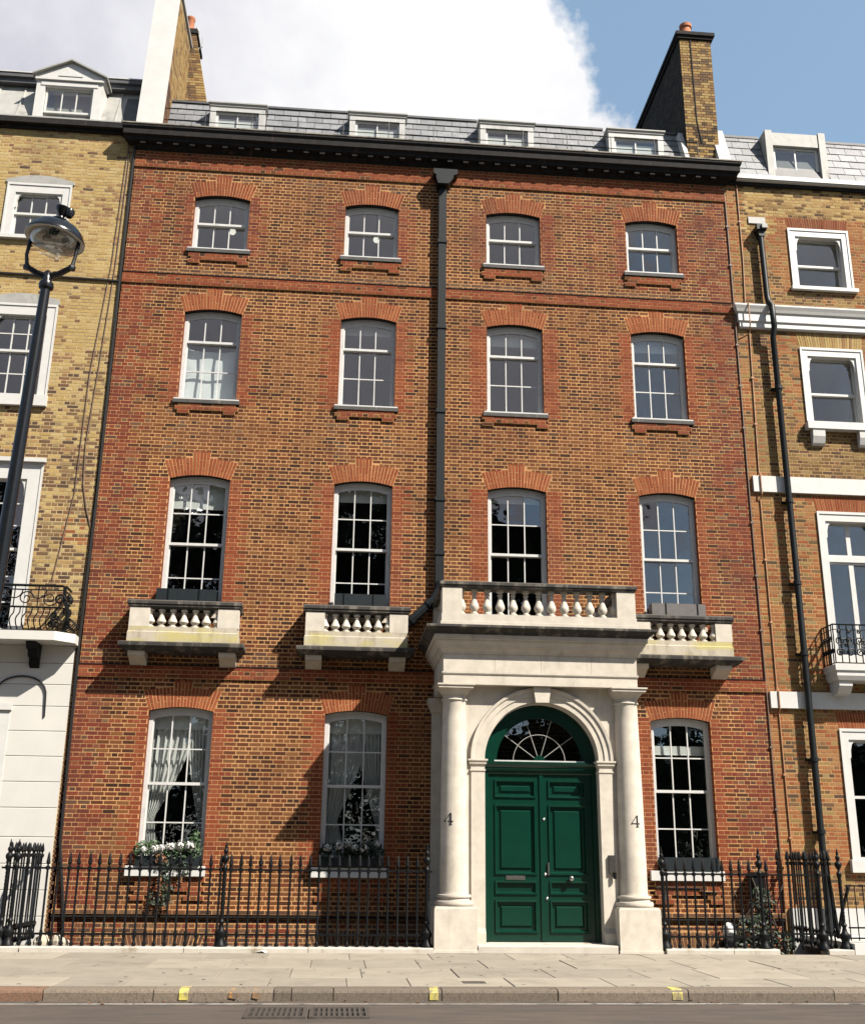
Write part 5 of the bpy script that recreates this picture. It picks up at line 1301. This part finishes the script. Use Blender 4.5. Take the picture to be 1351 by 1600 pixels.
def flower_box(label, x0, x1, heads, sunny):
    t = thing('flower_box', ((x0+x1)/2, 0, 1.235), label, 'flower box', 'flower boxes on the ground floor sills')
    m = MB(); m.box(x0, x1, -.13, .06, 1.238, 1.40); m.build('trough', 'planter_black', t)
    for nm, mt, (a, b), n in (('foliage', 'leaf' if sunny else 'leaf_dark', (0, 1), 420),):  # the box out of the sun gets darker leaves, shade put into the colour
        m = MB()
        for i in range(6): leafcloud(m, lerp(x0+.08, x1-.08, i/5), -.09, 1.50+random.uniform(-.03, .05), .13, .12, .15, n//4, random.choice((.026, .036, .045)))
        m.build(nm, mt, t)
    if sunny:
        m = MB(); leafcloud(m, x1-.10, -.08, 1.68, .10, .09, .17, 110, .03); m.build('upright_sprig', 'leaf', t)
        m = MB(); leafcloud(m, -2.86, -.15, 1.15, .10, .07, .22, 90, .035); leafcloud(m, -2.86, -.14, .78, .14, .05, .25, 130, .035); leafcloud(m, -2.60, -.14, 1.18, .15, .06, .16, 90, .03); leafcloud(m, -3.05, -.13, .70, .12, .05, .13, 50, .03); m.build('trailing_stems', 'leaf_dark', t)
        m = MB(); leafcloud(m, -2.95, -.20, 1.36, .12, .05, .10, 40, .03); leafcloud(m, -2.97, -.17, .95, .05, .04, .22, 50, .03); leafcloud(m, -2.62, -.19, 1.0, .05, .03, .08, 14, .03); m.build('dry_leaves', 'leaf_brown', t)
    for hx, hz, r in heads: flower(t, hx, -.17, hz, r)
    return t
flower_box('flower box of white blooms and trailing brown stems on the sunlit leftmost sill', -3.42, -2.33, [(-3.28, 1.50, .065), (-3.10, 1.52, .075), (-2.98, 1.53, .065), (-2.84, 1.56, .080), (-2.68, 1.57, .075), (-2.50, 1.57, .085)], True)
flower_box('flower box of white blooms in the shade beside the portico', -.22, .84, [(-.12, 1.57, .065), (.08, 1.61, .075), (.24, 1.64, .065), (.36, 1.585, .065), (.53, 1.57, .075), (.76, 1.63, .05)], False)
def planter(label, x0, x1, y0, y1, z0, z1, mat, seams):
    t = thing('planter', ((x0+x1)/2, (y0+y1)/2, z0), label, 'planter', 'empty window planters')
    m = MB(); m.box(x0, x1, y0, y0+.02, z0, z1); m.box(x0, x1, y1-.02, y1, z0, z1); m.box(x0, x0+.02, y0+.02, y1-.02, z0, z1); m.box(x1-.02, x1, y0+.02, y1-.02, z0, z1); m.box(x0+.02, x1-.02, y0+.02, y1-.02, z0, z1-.06); m.build('trough', mat, t)
    for s in seams:
        m = MB(); x = lerp(x0, x1, s); m.box(x-.012, x+.012, y0-.008, y0-.001, z0, z1+.004); m.build('strap', 'black_iron', t)
planter('dark planter behind the balustrade of the leftmost balcony', -3.47, -2.38, -.17, .05, 5.73, 6.15, 'planter_black', (.2, .72))
planter('dark planter behind the balustrade of the balcony beside the downpipe', -.17, .80, -.17, .05, 5.73, 6.15, 'planter_black', (.18, .75))
planter('grey planter behind the balustrade right of the portico roof', 5.93, 6.99, -.17, .05, 5.73, 6.15, 'planter_grey', (.26, .85))
planter('black planter on the ground floor sill right of the portico', 5.87, 6.95, -.11, .09, 1.238, 1.47, 'planter_black', (.05, .95))
t = thing('climbing_plant', (7.62, -.5, -.6), 'dark tangled climbing plant behind the railings near the basement gate', 'plant')
m = MB()
for i in range(16):
    x = 7.35 + random.uniform(-.5, .5); p = [Vector((7.45+random.uniform(-.15, .15), -.55, -.6))]
    for k in range(6): p.append(p[-1] + Vector((random.uniform(-.16, .16), random.uniform(-.10, .10), random.uniform(.12, .34))))
    m.tube(p, .012, 5)
m.build('stem', 'bark', t)
m = MB(); leafcloud(m, 7.30, -.6, .20, .35, .25, .35, 380, .05); leafcloud(m, 7.55, -.5, .70, .22, .2, .30, 220, .05); leafcloud(m, 7.75, -.6, .05, .30, .2, .22, 220, .05); leafcloud(m, 6.95, -.6, .05, .20, .2, .18, 90, .05); m.build('foliage', 'leaf_dark', t)
m = MB(); m.box(7.50, 7.72, -.25, -.02, .82, 1.18); m.prism([(7.46, 1.18), (7.76, 1.18), (7.72, 1.23), (7.50, 1.23)], -.28, -.01)
tag(m.build('meter_box', 'black_iron'), 'small black metal box on the brick near the basement gate', 'box')
t = thing('bulkhead_lamp', (6.66, -1.1, .05), 'round white bulkhead lamp on a dark bracket behind the right railings', 'lamp')
m = MB(); pr = [(.0, 0), (.10, .01), (.135, .05), (.12, .10), (.07, .14), (.0, .15)]; q = MB(); q.lathe(pr, n=18, cap=False); m.v = [(6.67+x*.85, -1.1-z, .27+y*1.25) for x, y, z in q.v]; m.f = q.f; m.m = q.m; m.t = q.t; m.build('globe', 'white_paint', t, smooth=True)
m = MB(); m.box(6.60, 6.74, -1.08, -1.0, .08, .40); m.tube([(6.62, -1.05, .1), (6.58, -.9, -.1), (6.58, -.1, -.4)], .04, 6); m.lathe([(.05, 0), (.12, .05), (.13, .14), (.06, .18)], (6.62, -1.1, -.02), n=12); m.build('bracket', 'black_iron', t)
m = MB(); m.tube([(5.75, -.06, .95), (6.55, -.06, .94), (6.62, -.06, .88), (6.9, -.06, .87)], .014, 5); tag(m.build('wall_cable', 'cable_black'), 'short dark cable stapled under the sill right of the portico', 'cable')
m = MB(); m.tube([(5.62, -1.2, 1.0), (5.55, -1.25, .7), (5.42, -1.3, .4), (5.48, -1.3, -.1)], .018, 6); tag(m.build('hose', 'cable_black'), 'black hose hanging behind the railing post beside the portico plinth', 'hose')
m = MB()
for i in range(7):
    c = Vector((-4.55+i*.075, -1.58, .07)); r = .075+.03*math.sin(i*1.9); q = MB(); q.lathe([(.01, -.02), (r*.9, .0), (r, r*.6), (r*.7, r*1.2), (.01, r*1.5)], n=9)
    base = len(m.v); m.v += [tuple(Vector(v)*random.uniform(.9, 1.1)+c) for v in q.v]; m.f += [tuple(base+k for k in f) for f in q.f]; m.m += q.m; m.t += q.t
tag(m.build('rubble', 'rubble'), 'pale lump of rubble behind the foot of the left railings', 'rubble')
# ------------------------------------------------------------------ curtains, blinds, lamps behind the glass
random.seed(71)
def curtain(label, side, xa, xb, ztop, zmid, zbot, tie, y=.32):
    """hung from the top, drawn to one side: full width above, gathered at the tie, straight below"""
    m = MB(); nx, nz = 30, 26; b = 0
    for j in range(nz+1):
        z = lerp(ztop, zbot, j/nz); t = (ztop-z)/(ztop-zmid) if z > zmid else 1
        full, gath = (xb-xa), tie
        w = lerp(full, gath, min(1, t)**1.6) if z > zmid else lerp(gath, gath*1.9, ((zmid-z)/(zmid-zbot+.001))**.7)
        for i in range(nx+1):
            u = i/nx; x = xa + u*w if side == 'l' else xb - u*w
            m.v.append((x, y + .03*math.sin(u*nx*1.25 + .6*math.sin(j*.3)) , z))
    for j in range(nz):
        for i in range(nx): a = j*(nx+1)+i; m.face((a, a+nx+1, a+nx+2, a+1))
    return tag(m.build('curtain', 'curtain', smooth=True), label, 'curtain', 'curtains in the ground floor windows')
for xl, xr, nm in ((-3.36, -2.36, 'sunlit ground floor window'), (-.18, .81, 'shaded window beside the portico')):
    curtain('pale curtain swept to the left side of the ' + nm, 'l', xl, xl+.74, 3.75, 2.05, 1.25, .12 if xl < -1 else .20)
    curtain('pale curtain swept to the right side of the ' + nm, 'r', xr-.40 if xl < -1 else xr-.46, xr, 3.75, 1.95, 1.25, .08)
def blind(label, xl, xr, z0, z1, mat='blind', y=.28):
    m = MB(); m.box(xl, xr, y, y+.012, z0, z1); m.tube([(xl, y+.006, z0), (xr, y+.006, z0)], .014, 6); return tag(m.build('blind', mat), label, 'blind', 'blinds behind the windows')
blind('grey roller blind at the head of the sunlit ground floor window', -3.40, -2.32, 3.62, 4.0)
blind('grey roller blind at the head of the shaded ground floor window', -.22, .85, 3.60, 4.0)
blind('white blind drawn partly down in the tall window over the leftmost balcony', -3.40, -2.32, 7.86, 8.5)
blind('pale blind at the head of the tall window beside the downpipe', -.22, .85, 8.12, 8.5)
blind('pale blind at the head of the tall window over the portico roof', 2.81, 3.91, 8.22, 8.5)
blind('pale blind at the head of the second floor window left of the downpipe', -.22, .85, 11.80, 12.1)
blind('pale blind at the head of the second floor window right of the downpipe', 2.81, 3.91, 11.70, 12.1)
blind('pale blind at the head of the rightmost second floor window', 5.87, 6.95, 11.72, 12.1)
blind('pale blind across the middle of the ground floor window right of the portico', 5.87, 6.95, 3.32, 3.48)
m = MB(); nx, nz = 16, 10
for j in range(nz+1):
    for i in range(nx+1):
        u, v = i/nx, j/nz; sag = .10*math.sin(math.pi*u)*(1-v); m.v.append((lerp(-3.36, -2.36, u), .30+.010*math.sin((u*1.6-v)*7)+.012*abs(math.sin((u+v*.8)*5)), lerp(10.12, 11.30, v) - (.05*math.sin(u*math.pi)*v)))
for j in range(nz):
    for i in range(nx): a = j*(nx+1)+i; m.face((a, a+1, a+nx+2, a+nx+1))
tag(m.build('hanging_sheet', 'white_cloth', smooth=True), 'creased white sheet hung inside the lower half of the leftmost second floor window', 'sheet')
for x, z, lab in ((-2.72, 14.48, 'lit round globe lamp inside the leftmost top floor window'), (.44, 14.48, 'lit round globe lamp inside the top floor window left of the downpipe')):
    t = thing('globe_lamp', (x, .9, z), lab, 'lamp'); m = MB(); m.lathe([(.01, -.07), (.045, -.058), (.07, -.023), (.07, .023), (.045, .058), (.01, .07)], (x, .9, z), n=14); m.build('globe', 'lamp_glow', t, smooth=True)
    m = MB(); m.tube([(x, .9, z+.09), (x, .9, z+1.05)], .008, 5); m.build('flex', 'cable_black', t)
# ------------------------------------------------------------------ plane trees in the garden across the road (seen in the glass)
random.seed(81)
def tree(i, x, y, h, w):
    t = thing('plane_tree', (x, y, ZR), 'broad leafy plane tree in the garden across the road', 'tree', 'plane trees in the garden')
    m = MB(); m.tube([(x, y, ZR), (x+.1, y, h*.2), (x-.2, y+.1, h*.45), (x, y, h*.8)], [.45, .36, .26, .06], 10)
    for k in range(7):
        a = k*.9; z = h*(.28+.06*k); m.tube([(x, y, z), (x+w*.25*math.cos(a), y+w*.25*math.sin(a), z+h*.10), (x+w*.42*math.cos(a), y+w*.42*math.sin(a), z+h*.2)], [.16, .11, .04], 6)
    m.build('trunk', 'bark', t)
    m = MB()
    for k in range(52):
        a = random.uniform(0, 6.28); u = random.random()**.6; zz = random.uniform(.17, .98); rr = w*.5*math.sqrt(max(.05, 1-((zz-.58)/.45)**2))*u
        leafcloud(m, x+rr*math.cos(a), y+rr*math.sin(a), h*zz, w*.13, w*.13, h*.07, 130, .40)
    m.build('crown', 'tree_leaf', t)
for i, (x, y, h, w) in enumerate(((-34, -44, 20, 15), (-23, -40, 21, 14), (-12, -42, 24, 14), (-3, -40, 24.5, 12), (4.5, -41, 24, 12), (11.5, -43, 22.5, 11), (22, -55, 11, 11), (31, -50, 11, 12), (-44, -42, 19, 14), (41, -54, 14, 13))): tree(i, x, y, h, w)
q = MB()
for i in range(120): leafcloud(q, -60+i, -32 + 2*math.sin(i), 2.4, 1.0, 1.6, 2.7 + .6*math.sin(i*.7), 190, .26); leafcloud(q, -60+i, -36 + 2*math.sin(i*1.3), 5.6, 1.1, 1.6, 2.6 + 1.0*math.sin(i*.9), 150, .28)
tag(q.build('shrubbery', 'leaf_dark'), 'dark shrubbery along the garden across the road', 'shrubbery', kind='stuff')
